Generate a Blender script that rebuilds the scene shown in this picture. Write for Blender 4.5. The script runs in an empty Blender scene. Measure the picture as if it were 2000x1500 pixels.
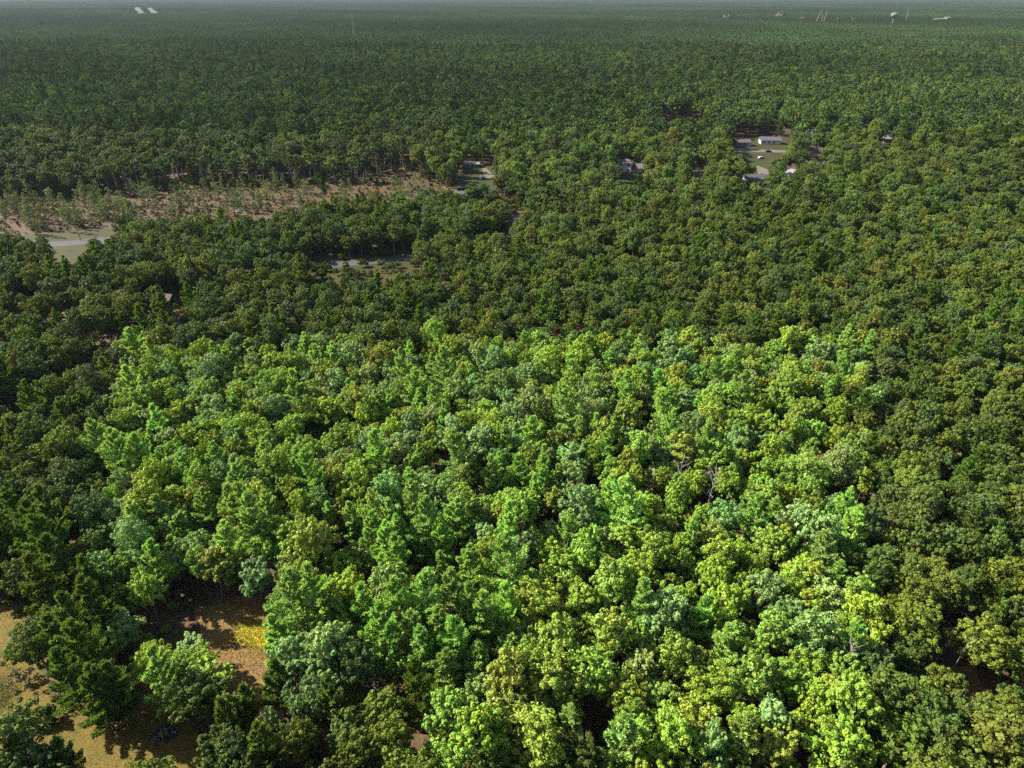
import bpy, math, random
import numpy as np
from mathutils import Vector

R = math.radians
scene = bpy.context.scene
# ------------------------------------------------------------------ camera
CAM_H, PITCH, FOC = 100.0, R(29.78), 4000.0 / 3.0
cam_data = bpy.data.cameras.new('camera')
cam_data.lens = 24.0; cam_data.sensor_width = 36.0
cam_data.clip_start = 1.0; cam_data.clip_end = 80000.0
cam = bpy.data.objects.new('camera', cam_data)
scene.collection.objects.link(cam)
cam.location = (0, 0, CAM_H)
cam.rotation_euler = (math.pi / 2 - PITCH, R(-0.10), 0)
scene.camera = cam

# ------------------------------------------------------------------ sky, sun, exposure
SUN_EL, SUN_AZ = R(37), R(-74)          # azimuth from +Y towards +X: the sun stands left, a little beyond
world = bpy.data.worlds.new('World'); scene.world = world; world.use_nodes = True
wn = world.node_tree.nodes; wl = world.node_tree.links
sky = wn.new('ShaderNodeTexSky'); sky.sky_type = 'NISHITA'; sky.sun_disc = False
sky.sun_elevation = SUN_EL; sky.sun_rotation = SUN_AZ
sky.air_density = 1.0; sky.dust_density = 2.0; sky.ozone_density = 1.0
wn['Background'].inputs['Strength'].default_value = 0.068
wl.new(sky.outputs['Color'], wn['Background'].inputs['Color'])
sd = bpy.data.lights.new('sun', 'SUN'); sd.energy = 5.0; sd.angle = R(0.5); sd.color = (1.0, 0.94, 0.84)
sun = bpy.data.objects.new('sun', sd); scene.collection.objects.link(sun)
to_sun = Vector((math.sin(SUN_AZ) * math.cos(SUN_EL), math.cos(SUN_AZ) * math.cos(SUN_EL), math.sin(SUN_EL)))
sun.rotation_euler = to_sun.to_track_quat('Z', 'Y').to_euler()
sun.location = (-60, 20, 160)
vs = scene.view_settings
vs.view_transform = 'Standard'; vs.look = 'None'; vs.gamma = 1.0; vs.use_curve_mapping = False
vs.exposure = 2.02
scene.cycles.max_bounces = 3; scene.cycles.transparent_max_bounces = 4
scene.cycles.diffuse_bounces = 2; scene.cycles.volume_bounces = 0
scene.cycles.use_denoising = False; scene.cycles.use_adaptive_sampling = True; scene.cycles.adaptive_threshold = 0.015

# ------------------------------------------------------------------ helpers
rng = np.random.default_rng(7)
random.seed(7)
COL = scene.collection
cp, sp_ = math.cos(PITCH), math.sin(PITCH)

def at(px, py, z=0.0):
    """ground point (or point at height z) that stands at pixel px, py of the 2000 x 1500 photograph"""
    dx, dy = (px - 1000) / FOC, (750 - py) / FOC
    d = (dx, cp + dy * sp_, -sp_ + dy * cp)
    t = (z - CAM_H) / d[2]
    return (d[0] * t, d[1] * t, z)

def project(x, y, z):
    zz = z - CAM_H
    depth = y * cp - zz * sp_
    up = y * sp_ + zz * cp
    return 1000 + FOC * x / depth, 750 - FOC * up / depth, depth

def tag(o, label=None, cat=None, group=None, kind=None):
    if label: o['label'] = label
    if cat: o['category'] = cat
    if group: o['group'] = group
    if kind: o['kind'] = kind
    return o

def link(o, parent=None):
    COL.objects.link(o)
    if parent: o.parent = parent
    return o

def empty(name, loc, rz=0.0):
    o = bpy.data.objects.new(name, None); o.empty_display_size = 0.5
    o.location = loc; o.rotation_euler = (0, 0, rz)
    return link(o)

class MB:
    """collects geometry for one mesh"""
    def __init__(s): s.v = []; s.f = []; s.n = 0; s.mi = []
    def add(s, v, f, m=0):
        v = np.asarray(v, float).reshape(-1, 3)
        s.v.append(v)
        for q in f: s.f.append(tuple(int(i) + s.n for i in q)); s.mi.append(m)
        s.n += len(v)
        return s
    def box(s, c, d, m=0, rz=0.0):
        x, y, z = d[0] / 2, d[1] / 2, d[2] / 2
        v = np.array([(-x, -y, -z), (x, -y, -z), (x, y, -z), (-x, y, -z), (-x, -y, z), (x, -y, z), (x, y, z), (-x, y, z)])
        if rz:
            ca, sa = math.cos(rz), math.sin(rz)
            v = np.stack([v[:, 0] * ca - v[:, 1] * sa, v[:, 0] * sa + v[:, 1] * ca, v[:, 2]], 1)
        return s.add(v + np.asarray(c, float), [(0, 3, 2, 1), (4, 5, 6, 7), (0, 1, 5, 4), (1, 2, 6, 5), (2, 3, 7, 6), (3, 0, 4, 7)], m)
    def tube(s, pts, rads, k=6, m=0):
        pts = [np.asarray(p, float) for p in pts]
        vv = []
        for i, p in enumerate(pts):
            t = pts[min(i + 1, len(pts) - 1)] - pts[max(i - 1, 0)]
            t = t / (np.linalg.norm(t) + 1e-9)
            a = np.cross(t, (0.13, 0.97, 0.21)); a /= np.linalg.norm(a) + 1e-9
            b = np.cross(t, a)
            for j in range(k):
                an = 2 * math.pi * j / k
                vv.append(p + rads[i] * (math.cos(an) * a + math.sin(an) * b))
        f = []
        for i in range(len(pts) - 1):
            for j in range(k):
                j2 = (j + 1) % k
                f.append((i * k + j, i * k + j2, (i + 1) * k + j2, (i + 1) * k + j))
        f.append(tuple(range(k - 1, -1, -1))); f.append(tuple((len(pts) - 1) * k + j for j in range(k)))
        return s.add(vv, f, m)
    def quads(s, v, m=0):
        """v: (n,4,3) array of separate quads"""
        n = len(v)
        s.v.append(v.reshape(-1, 3))
        base = s.n
        s.f.extend([(base + 4 * i, base + 4 * i + 1, base + 4 * i + 2, base + 4 * i + 3) for i in range(n)])
        s.mi.extend([m] * n); s.n += 4 * n
        return s
    def mesh(s, name, mats):
        me = bpy.data.meshes.new(name)
        v = np.concatenate(s.v)
        me.from_pydata(v.tolist(), [], s.f)
        for m in (mats if isinstance(mats, (list, tuple)) else [mats]): me.materials.append(m)
        if any(s.mi): me.polygons.foreach_set('material_index', s.mi)
        me.update()
        return me
    def build(s, name, mats, parent=None):
        return link(bpy.data.objects.new(name, s.mesh(name, mats)), parent)

# ------------------------------------------------------------------ materials
def new_mat(name):
    m = bpy.data.materials.new(name); m.use_nodes = True
    nt = m.node_tree
    for n in list(nt.nodes): nt.nodes.remove(n)
    out = nt.nodes.new('ShaderNodeOutputMaterial')
    return m, nt, out

def N(nt, typ, **kw):
    n = nt.nodes.new(typ)
    for k, v in kw.items(): setattr(n, k, v)
    return n

def math_node(nt, op, a, b=None, c=None):
    n = N(nt, 'ShaderNodeMath', operation=op)
    for i, x in enumerate((a, b, c)):
        if x is None: continue
        if isinstance(x, (int, float)): n.inputs[i].default_value = x
        else: nt.links.new(x, n.inputs[i])
    return n.outputs[0]

def leaf_material(name, translucency=0.3, sheen=0.08):
    """leaf colour comes with the tree ('tint'), each leaf a little lighter or darker than the next"""
    m, nt, out = new_mat(name)
    a = N(nt, 'ShaderNodeAttribute', attribute_type='INSTANCER', attribute_name='tint')
    geo = N(nt, 'ShaderNodeNewGeometry')
    mr = N(nt, 'ShaderNodeMapRange'); nt.links.new(geo.outputs['Random Per Island'], mr.inputs[0])
    mr.inputs[3].default_value = 0.7; mr.inputs[4].default_value = 1.32
    hsv = N(nt, 'ShaderNodeHueSaturation')
    tc = N(nt, 'ShaderNodeTexCoord'); oi = N(nt, 'ShaderNodeObjectInfo')
    ns = N(nt, 'ShaderNodeTexNoise', noise_dimensions='4D'); ns.inputs['Scale'].default_value = 0.42; ns.inputs['Detail'].default_value = 3.0
    nt.links.new(tc.outputs['Object'], ns.inputs['Vector']); nt.links.new(math_node(nt, 'MULTIPLY', oi.outputs['Random'], 40.0), ns.inputs['W'])
    val = math_node(nt, 'MULTIPLY', mr.outputs[0], math_node(nt, 'MULTIPLY_ADD', ns.outputs['Fac'], 0.7, 0.65))
    nt.links.new(a.outputs['Color'], hsv.inputs['Color']); nt.links.new(val, hsv.inputs['Value'])
    h = math_node(nt, 'MULTIPLY_ADD', math_node(nt, 'FRACT', math_node(nt, 'MULTIPLY', geo.outputs['Random Per Island'], 37.7)), 0.03, 0.485)
    h = math_node(nt, 'ADD', h, math_node(nt, 'MULTIPLY_ADD', ns.outputs['Fac'], 0.08, -0.04))
    nt.links.new(h, hsv.inputs['Hue'])
    pb = N(nt, 'ShaderNodeBsdfPrincipled')
    nt.links.new(hsv.outputs['Color'], pb.inputs['Base Color'])
    pb.inputs['Roughness'].default_value = 0.55
    pb.inputs['Specular IOR Level'].default_value = sheen
    tr = N(nt, 'ShaderNodeBsdfTranslucent')
    h2 = N(nt, 'ShaderNodeHueSaturation'); h2.inputs['Hue'].default_value = 0.485; h2.inputs['Saturation'].default_value = 1.1; h2.inputs['Value'].default_value = 1.1
    nt.links.new(hsv.outputs['Color'], h2.inputs['Color']); nt.links.new(h2.outputs['Color'], tr.inputs['Color'])
    mx = N(nt, 'ShaderNodeMixShader'); mx.inputs[0].default_value = translucency
    nt.links.new(pb.outputs[0], mx.inputs[1]); nt.links.new(tr.outputs[0], mx.inputs[2])
    nt.links.new(mx.outputs[0], out.inputs['Surface'])
    return m

def ramp_material(name, stops, scale=1.0, detail=6.0, rough=0.9, bump=0.0, scale2=None, mix2=0.5, distort=0.0):
    """ground-like material: one or two object-space noises through a colour ramp"""
    m, nt, out = new_mat(name)
    tc = N(nt, 'ShaderNodeTexCoord')
    n1 = N(nt, 'ShaderNodeTexNoise'); n1.inputs['Scale'].default_value = scale; n1.inputs['Detail'].default_value = detail
    n1.inputs['Roughness'].default_value = 0.65; n1.inputs['Distortion'].default_value = distort
    nt.links.new(tc.outputs['Object'], n1.inputs['Vector'])
    fac = n1.outputs['Fac']
    if scale2:
        n2 = N(nt, 'ShaderNodeTexNoise'); n2.inputs['Scale'].default_value = scale2; n2.inputs['Detail'].default_value = 4.0
        nt.links.new(tc.outputs['Object'], n2.inputs['Vector'])
        mx = N(nt, 'ShaderNodeMix'); mx.inputs[0].default_value = mix2
        nt.links.new(n1.outputs['Fac'], mx.inputs[2]); nt.links.new(n2.outputs['Fac'], mx.inputs[3])
        fac = mx.outputs[0]
    cr = N(nt, 'ShaderNodeValToRGB')
    el = cr.color_ramp.elements
    while len(el) < len(stops): el.new(0.5)
    for e, (p, c) in zip(el, stops): e.position = p; e.color = (*c, 1)
    nt.links.new(fac, cr.inputs[0])
    pb = N(nt, 'ShaderNodeBsdfPrincipled'); pb.inputs['Roughness'].default_value = rough
    pb.inputs['Specular IOR Level'].default_value = 0.2
    nt.links.new(cr.outputs[0], pb.inputs['Base Color'])
    if bump:
        b = N(nt, 'ShaderNodeBump'); b.inputs['Strength'].default_value = bump; b.inputs['Distance'].default_value = 0.3
        nt.links.new(fac, b.inputs['Height']); nt.links.new(b.outputs[0], pb.inputs['Normal'])
    nt.links.new(pb.outputs[0], out.inputs['Surface'])
    return m

M = {}
M['leaf'] = leaf_material('leaf', 0.20)
M['far_leaf'] = leaf_material('far_leaf', 0.12, 0.0)
M['needle'] = leaf_material('needle', 0.32)
M['bark'] = ramp_material('bark', [(0.3, (0.07, 0.055, 0.045)), (0.7, (0.17, 0.14, 0.115))], 3.0, bump=0.4)
M['pine_bark'] = ramp_material('pine_bark', [(0.3, (0.06, 0.045, 0.04)), (0.7, (0.14, 0.10, 0.08))], 3.0, bump=0.4)
M['dead_wood'] = ramp_material('dead_wood', [(0.3, (0.0930, 0.0806, 0.0713)), (0.7, (0.1860, 0.1705, 0.1550))], 2.0)
M['floor'] = ramp_material('forest_floor', [(0.32, (0.0202, 0.0221, 0.0102)), (0.48, (0.0397, 0.0306, 0.0153)), (0.6, (0.0939, 0.0510, 0.0221)), (0.72, (0.0253, 0.0340, 0.0119))], 0.12, 8, bump=0.3, scale2=1.4)
M['dry_lawn'] = ramp_material('dry_lawn', [(0.36, (0.0481, 0.0575, 0.0046)), (0.45, (0.0763, 0.0575, 0.0077)), (0.54, (0.0932, 0.0655, 0.0105)), (0.62, (0.0735, 0.0487, 0.0088)), (0.72, (0.0565, 0.0377, 0.0077))], 0.09, 8, bump=0.3, scale2=2.2, mix2=0.4)
M['glade'] = ramp_material('glade_ground', [(0.36, (0.1407, 0.1046, 0.0201)), (0.5, (0.1319, 0.0795, 0.0254)), (0.6, (0.1054, 0.0602, 0.0242)), (0.72, (0.0747, 0.0460, 0.0201))], 0.16, 8, bump=0.3, scale2=1.7)
M['logged'] = ramp_material('logged_soil', [(0.36, (0.0193, 0.0213, 0.0037)), (0.43, (0.0329, 0.0213, 0.0063)), (0.49, (0.0538, 0.0332, 0.0109)), (0.54, (0.0412, 0.0160, 0.0047)), (0.6, (0.0577, 0.0339, 0.0113)), (0.68, (0.0165, 0.0104, 0.0041))], 0.06, 10, bump=0.5, scale2=0.6)
M['verge'] = ramp_material('verge_grass', [(0.35, (0.0108, 0.0145, 0.0005)), (0.5, (0.0224, 0.0218, 0.0006)), (0.62, (0.0264, 0.0206, 0.0008)), (0.74, (0.0140, 0.0109, 0.0007))], 0.16, 6, bump=0.2)
M['asphalt'] = ramp_material('worn_asphalt', [(0.3, (0.0354, 0.0354, 0.0374)), (0.7, (0.0520, 0.0510, 0.0510))], 0.6, 6)
M['sand'] = ramp_material('sandy_track', [(0.3, (0.0682, 0.0546, 0.0422)), (0.7, (0.1023, 0.0856, 0.0682))], 0.3, 6)
M['lawn'] = ramp_material('green_lawn', [(0.38, (0.0096, 0.0169, 0.0012)), (0.48, (0.0181, 0.0230, 0.0019)), (0.56, (0.0256, 0.0230, 0.0030)), (0.66, (0.0166, 0.0134, 0.0021))], 0.16, 6)

# ------------------------------------------------------------------ tree prototypes (numpy)
def unit(a): return a / (np.linalg.norm(a, axis=-1, keepdims=True) + 1e-9)

def fib_dirs(n, r, zmin=-1.0):
    i = np.arange(n) + 0.5
    z = 1 - (1 - zmin) * i / n
    ph = i * 2.399963 + r.uniform(0, 6.28)
    q = np.sqrt(np.maximum(0, 1 - z * z))
    d = np.stack([q * np.cos(ph), q * np.sin(ph), z], 1) + r.normal(0, 0.16, (n, 3))
    return unit(d)

def diamonds(c, nrm, s, r, aspect=0.68):
    """leaf-sized rhombs at c facing nrm"""
    n = len(c)
    t = unit(np.cross(nrm, r.normal(0, 1, (n, 3))))
    b = np.cross(nrm, t)
    s = np.asarray(s).reshape(-1, 1)
    bend = nrm * s * 0.16
    return np.stack([c + t * s, c + b * s * aspect + bend, c - t * s, c - b * s * aspect + bend], 1)

def broadleaf(seed, Rad, H, crown0, nl=12, npf=14, nlf=26, leaf=0.27, flat=0.8, shell=1.0):
    """returns (trunk MB, crown quads). crown0: height of the crown's underside as a share of H"""
    r = np.random.default_rng(seed)
    tr = MB()
    zc = H * (crown0 + (1 - crown0) * 0.42)
    up = H - zc; dn = zc - H * crown0
    lean = r.normal(0, 0.35, 2)
    top = np.array([lean[0], lean[1], zc])
    tr.tube([(0, 0, -0.3), (lean[0] * .1, lean[1] * .1, 0.6), (lean[0] * .5, lean[1] * .5, zc * .55), top, top + (lean[0] * .4, lean[1] * .4, up * .55)],
            [0.34 * H / 15, 0.25 * H / 15, 0.19 * H / 15, 0.13 * H / 15, 0.03], 7)
    dirs = fib_dirs(nl, r, -0.8)
    lob = []; lr = []
    for d in dirs:
        rl = Rad * r.uniform(0.20, 0.37)
        k = r.uniform(0.55, 1.28)
        vz = (up if d[2] > 0 else dn)
        c = np.array([d[0] * (Rad - rl * .75) * k, d[1] * (Rad - rl * .75) * k, d[2] * (vz - rl * .55) * r.uniform(0.8, 1.08)]) + (lean[0], lean[1], zc)
        lob.append(c); lr.append(rl)
        st = np.array([lean[0] * .5, lean[1] * .5, zc * r.uniform(.55, .8)])
        mid = st * .5 + c * .5 + (0, 0, -0.25)
        tr.tube([st, mid, c + (c - st) * .12], [0.10 * H / 15, 0.065 * H / 15, 0.02], 4)
    lob = np.array(lob); lr = np.array(lr)
    Q = []
    for c, rl in zip(lob, lr):                      # the dense twiggy leaf mass inside each bough
        n = 16
        d = unit(r.normal(0, 1, (n, 3)))
        Q.append(diamonds(c + d * rl * r.uniform(.25, .55, (n, 1)), unit(d + r.normal(0, .3, (n, 3))), rl * .28 * r.uniform(.8, 1.2, n), r, .8))
    n = 40
    d = unit(r.normal(0, 1, (n, 3)))
    Q.append(diamonds(np.array([lean[0], lean[1], zc]) + d * np.array([Rad, Rad, up * .8]) * r.uniform(.2, .45, (n, 1)), d, Rad * .14 * r.uniform(.8, 1.2, n), r, .8))
    for c, rl in zip(lob, lr):
        pd = fib_dirs(npf, r, -0.55)
        pr = rl * r.uniform(0.24, 0.56, npf)
        pc = c + pd * (rl - pr * .45)[:, None] * np.array([1, 1, flat]) * r.uniform(0.72, 1.30, (npf, 1))
        inside = np.zeros(npf, bool)
        for c2, r2 in zip(lob, lr):
            if c2 is c: continue
            inside |= np.linalg.norm(pc - c2, axis=1) < r2 * 0.72
        inside |= r.uniform(0, 1, npf) < 0.22
        for p, q, d, ins in zip(pc, pr, pd, inside):
            if ins: continue
            n = max(6, int(nlf * r.uniform(.8, 1.2)))
            ld = fib_dirs(n, r, -0.75)
            ld = unit(ld + 0.25 * d)
            lc = p + ld * q * (r.uniform(0.70, 1.12, (n, 1)) + (r.uniform(0, 1, (n, 1)) < .12) * r.uniform(.1, .5, (n, 1)))
            nn = unit(ld + r.normal(0, 0.34, (n, 3)) + (0, 0, 0.12))
            Q.append(diamonds(lc, nn, leaf * r.uniform(.7, 1.35, n), r))
    return tr, np.concatenate(Q)

def pine(seed, Rad, H, crown0, whorls=10, per=5, tufts=15, blades=8, blen=0.58, bw=0.095):
    """white pine: whorls of upswept limbs, each a plume of needle tufts"""
    r = np.random.default_rng(seed)
    tr = MB()
    lx, ly = r.normal(0, 0.25, 2)
    tr.tube([(0, 0, -0.3), (lx * .1, ly * .1, .5), (lx * .5, ly * .5, H * .5), (lx, ly, H * .97)], [0.27 * H / 15, 0.2 * H / 15, 0.13 * H / 15, 0.02], 7)
    Q = []
    for w in range(whorls):
        f = (w + r.uniform(-.25, .25)) / (whorls - 1)
        f = min(max(f, 0), 1)
        z = H * (crown0 + (1 - crown0) * f * 0.965)
        prof = (1 - f) ** 0.72 * (0.62 + 0.38 * min(1, f / 0.18)) + 0.10
        k = per if f < 0.85 else 4
        a0 = r.uniform(0, 6.28)
        for j in range(k):
            if r.uniform() < 0.10 and f < .85: continue
            a = a0 + 6.283 * j / k + r.normal(0, .22)
            L = Rad * prof * r.uniform(.75, 1.45)
            el = R(12 + 50 * f ** 1.2) + r.normal(0, .16)
            d = np.array([math.cos(a) * math.cos(el), math.sin(a) * math.cos(el), math.sin(el)])
            o = np.array([lx * f, ly * f, z])
            bend = 0.24 * L
            t = np.linspace(0.22, 1.0, max(4, int(tufts * (.35 + .65 * L / Rad))))
            P = o + d * (t * L)[:, None] + np.array([0, 0, 1.0]) * (bend * t ** 2)[:, None]
            tr.tube([o, o + d * L * .5 + (0, 0, bend * .25), P[-1]], [0.05, 0.03, 0.01], 3)
            side = np.array([-math.sin(a), math.cos(a), 0])
            for tt, p in zip(t, P):
                spread = 0.17 * L * (1 - abs(tt - .55) * 1.1) * r.uniform(.5, 1.2)
                for sgn in (-1, 0, 1):
                    c = p + side * sgn * spread + d * (-abs(sgn) * .02) + (0, 0, r.uniform(-.08, .12))
                    ax = unit(d * .9 + side * sgn * .65 + np.array([0, 0, .85]) + r.normal(0, .12, 3))
                    bd = unit(ax + r.normal(0, .42, (blades, 3)))
                    ln = blen * r.uniform(.7, 1.25, (blades, 1))
                    wv = unit(np.cross(bd, r.normal(0, 1, (blades, 3)))) * bw * r.uniform(.8, 1.3, (blades, 1))
                    m_ = c + bd * ln * .5
                    Q.append(np.stack([np.repeat(c[None], blades, 0), m_ + wv, c + bd * ln, m_ - wv], 1))
    return tr, np.concatenate(Q)

BL = [(11, 4.6, 14.5, .40), (12, 5.2, 15.5, .38), (13, 4.0, 14.0, .42), (14, 5.8, 16.0, .36), (15, 4.9, 15.0, .44),
      (16, 3.6, 13.0, .36), (17, 5.4, 14.5, .40), (18, 4.4, 16.5, .46), (19, 6.2, 16.5, .38), (20, 4.1, 15.5, .40)]
PN = [(31, 3.2, 16.5, .16), (32, 3.7, 17.5, .20), (33, 2.8, 15.0, .12), (34, 3.4, 18.0, .26), (35, 2.3, 12.0, .08), (36, 4.2, 17.0, .22)]
BL = [(a, b * .84, c * .93, d) for a, b, c, d in BL]
protos = {}          # key -> (trunk mesh, crown mesh, H, Rad)
protocol = bpy.data.collections.new('tree_kinds')
proto_names = []

def proto_obj(name, me):
    o = bpy.data.objects.new(name, me); protocol.objects.link(o); proto_names.append(name); return o

def joined(name, tr, Q, mats):
    b = MB(); b.v = list(tr.v); b.f = list(tr.f); b.mi = list(tr.mi); b.n = tr.n
    b.quads(Q, 1)
    return b.mesh(name, mats)

for i, (s, rad, h, c0) in enumerate(BL):
    tr, Q = broadleaf(s, rad, h, c0, nl=25 + (i % 4), npf=11, nlf=40, leaf=0.20)
    protos['b%d' % i] = (tr.mesh('trunk', M['bark']), MB().quads(Q).mesh('crown', M['leaf']), h, rad)
    proto_obj('kind_00_broadleaf_%02d' % i, joined('broadleaf_tree', tr, Q, [M['bark'], M['leaf']]))
for i, (s, rad, h, c0) in enumerate(PN):
    tr, Q = pine(s, rad, h, c0)
    protos['p%d' % i] = (tr.mesh('trunk', M['pine_bark']), MB().quads(Q).mesh('crown', M['needle']), h, rad)
    proto_obj('kind_01_pine_%02d' % i, joined('pine_tree', tr, Q, [M['pine_bark'], M['needle']]))
# coarser kinds for the distance
for i in range(6):
    s, rad, h, c0 = BL[i]
    tr, Q = broadleaf(s + 100, rad, h, c0, nl=18, npf=8, nlf=7, leaf=0.52)
    proto_obj('kind_02_far_broadleaf_%02d' % i, joined('far_broadleaf', tr, Q, [M['bark'], M['far_leaf']]))
for i in range(3):
    s, rad, h, c0 = PN[i]
    tr, Q = pine(s + 100, rad, h, c0, whorls=9, per=5, tufts=6, blades=3, blen=.9, bw=.25)
    proto_obj('kind_03_far_pine_%02d' % i, joined('far_pine', tr, Q, [M['pine_bark'], M['far_leaf']]))
# tall bare-stemmed edge trees and thin saplings
for i in range(2):
    tr, Q = broadleaf(210 + i, 2.6, 15.5, .58, nl=8, npf=9, nlf=12, leaf=0.38)
    proto_obj('kind_04_pole_tree_%02d' % i, joined('pole_tree', tr, Q, [M['bark'], M['leaf']]))
# stands of trees for the far distance, 100 m square
PATCH = 100.0
for i in range(5):
    r = np.random.default_rng(300 + i)
    Qs = []
    g = np.arange(-PATCH / 2 + 3.45, PATCH / 2, 6.9)
    for gx in g:
        for gy in g:
            x, y = gx + r.uniform(-3.4, 3.4), gy + r.uniform(-3.4, 3.4)
            h = r.uniform(10, 16); rad = r.uniform(2.6, 4.8)
            n = 60
            if r.uniform() < .10:
                t = r.uniform(0, 1, n); a = r.uniform(0, 6.28, n)
                rr = rad * .62 * (1 - t) + .2
                c = np.stack([x + rr * np.cos(a), y + rr * np.sin(a), h * (.4 + .66 * t)], 1)
                nn = unit(np.stack([np.cos(a), np.sin(a), .5 + 0 * a], 1) + r.normal(0, .4, (n, 3)))
                s = .85
            else:
                d = fib_dirs(n, r, -0.3)
                lump = 1 + .22 * np.sin(3 * np.arctan2(d[:, 1], d[:, 0]) + r.uniform(0, 6)) + r.normal(0, .08, n)
                c = np.stack([x + d[:, 0] * rad * lump, y + d[:, 1] * rad * lump, h * .62 + d[:, 2] * h * .38 * lump], 1)
                nn = unit(d + r.normal(0, .4, (n, 3))); s = 1.1
            Qs.append(diamonds(c, nn, s * r.uniform(.7, 1.3, n), r, .8))
    Q = np.concatenate(Qs)
    proto_obj('kind_05_stand_%02d' % i, MB().quads(Q).mesh('far_stand', M['far_leaf']))
K_B, K_P, K_FB, K_FP, K_T, K_S = 0, 10, 16, 22, 25, 27

def scatter(name, P, idx, rot, scl, tint):
    """one object that grows an instance of a tree kind on each of its points"""
    me = bpy.data.meshes.new(name)
    me.vertices.add(len(P)); me.vertices.foreach_set('co', np.asarray(P, np.float32).ravel())
    for nm, ty, arr, key in (('kind_index', 'INT', idx, 'value'), ('spin', 'FLOAT', rot, 'value'), ('size', 'FLOAT_VECTOR', scl, 'vector')):
        a = me.attributes.new(nm, ty, 'POINT'); a.data.foreach_set(key, np.asarray(arr, np.int32 if ty == 'INT' else np.float32).ravel())
    a = me.attributes.new('tint', 'FLOAT_COLOR', 'POINT')
    a.data.foreach_set('color', np.concatenate([tint, np.ones((len(P), 1))], 1).astype(np.float32).ravel())
    o = link(bpy.data.objects.new(name, me))
    ng = bpy.data.node_groups.new(name, 'GeometryNodeTree')
    ng.interface.new_socket('Geometry', in_out='INPUT', socket_type='NodeSocketGeometry')
    ng.interface.new_socket('Geometry', in_out='OUTPUT', socket_type='NodeSocketGeometry')
    gi = ng.nodes.new('NodeGroupInput'); go = ng.nodes.new('NodeGroupOutput')
    ci = ng.nodes.new('GeometryNodeCollectionInfo'); ci.inputs['Collection'].default_value = protocol
    ci.inputs['Separate Children'].default_value = True; ci.inputs['Reset Children'].default_value = True
    iop = ng.nodes.new('GeometryNodeInstanceOnPoints'); iop.inputs['Pick Instance'].default_value = True
    def attr(nm, dt):
        n = ng.nodes.new('GeometryNodeInputNamedAttribute'); n.data_type = dt; n.inputs['Name'].default_value = nm
        return n.outputs['Attribute']
    cb = ng.nodes.new('ShaderNodeCombineXYZ')
    L = ng.links.new
    L(attr('spin', 'FLOAT'), cb.inputs['Z'])
    L(gi.outputs[0], iop.inputs['Points']); L(ci.outputs[0], iop.inputs['Instance'])
    L(attr('kind_index', 'INT'), iop.inputs['Instance Index'])
    L(cb.outputs[0], iop.inputs['Rotation']); L(attr('size', 'FLOAT_VECTOR'), iop.inputs['Scale'])
    L(iop.outputs[0], go.inputs[0])
    md = o.modifiers.new('grow', 'NODES'); md.node_group = ng
    return o

# ------------------------------------------------------------------ the ground and its clearings
def poly_xy(pts):
    """pixel outline (x, y, height of what is seen there) to ground outline"""
    return np.array([at(*p)[:2] for p in pts])

def in_poly(P, poly):
    x, y = P[:, 0], P[:, 1]
    c = np.zeros(len(P), bool)
    n = len(poly)
    for i in range(n):
        x1, y1 = poly[i]; x2, y2 = poly[(i + 1) % n]
        k = ((y1 > y) != (y2 > y)) & (x < (x2 - x1) * (y - y1) / (y2 - y1 + 1e-12) + x1)
        c ^= k
    return c

def seg_dist(P, line):
    d = np.full(len(P), 1e9)
    for a, b in zip(line[:-1], line[1:]):
        a, b = np.asarray(a[:2]), np.asarray(b[:2])
        t = np.clip(((P - a) @ (b - a)) / ((b - a) @ (b - a) + 1e-9), 0, 1)
        d = np.minimum(d, np.linalg.norm(P - (a + t[:, None] * (b - a)), axis=1))
    return d

def sheet(name, poly, z, mat, wob=1.0, label=None):
    """an uneven-edged ground sheet"""
    pts = []
    n = len(poly)
    for i in range(n):
        a, b = np.asarray(poly[i]), np.asarray(poly[(i + 1) % n])
        k = max(2, int(np.linalg.norm(b - a) / 4))
        for j in range(k):
            p = a + (b - a) * j / k
            pts.append((p[0] + rng.normal(0, wob * .4), p[1] + rng.normal(0, wob * .4), z))
    o = MB().add(pts, [tuple(range(len(pts)))]).build(name, mat)
    return tag(o, kind='structure')

def smooth_line(pts, n=10):
    pts = [np.asarray(p[:2], float) for p in pts]
    out = []
    for i in range(len(pts) - 1):
        p0, p1, p2, p3 = pts[max(i - 1, 0)], pts[i], pts[i + 1], pts[min(i + 2, len(pts) - 1)]
        for j in range(n):
            t = j / n
            out.append(.5 * ((2 * p1) + (-p0 + p2) * t + (2 * p0 - 5 * p1 + 4 * p2 - p3) * t * t + (-p0 + 3 * p1 - 3 * p2 + p3) * t ** 3))
    out.append(pts[-1])
    return out

def ribbon(name, line, w, z, mat, off=0.0):
    L = []; Rr = []
    for i, p in enumerate(line):
        t = line[min(i + 1, len(line) - 1)] - line[max(i - 1, 0)]
        t = t / (np.linalg.norm(t) + 1e-9); nn = np.array([-t[1], t[0]])
        L.append((*(p + nn * (off + w / 2)), z)); Rr.append((*(p + nn * (off - w / 2)), z))
    n = len(line)
    return MB().add(L + Rr, [(i, n + i, n + i + 1, i + 1) for i in range(n - 1)]).build(name, mat)

# one sheet to the horizon
g = MB().add([(-30000, -1500, 0), (30000, -1500, 0), (30000, 30000, 0), (-30000, 30000, 0)], [(0, 1, 2, 3)]).build('ground', M['floor'])
tag(g, kind='structure')

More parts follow.
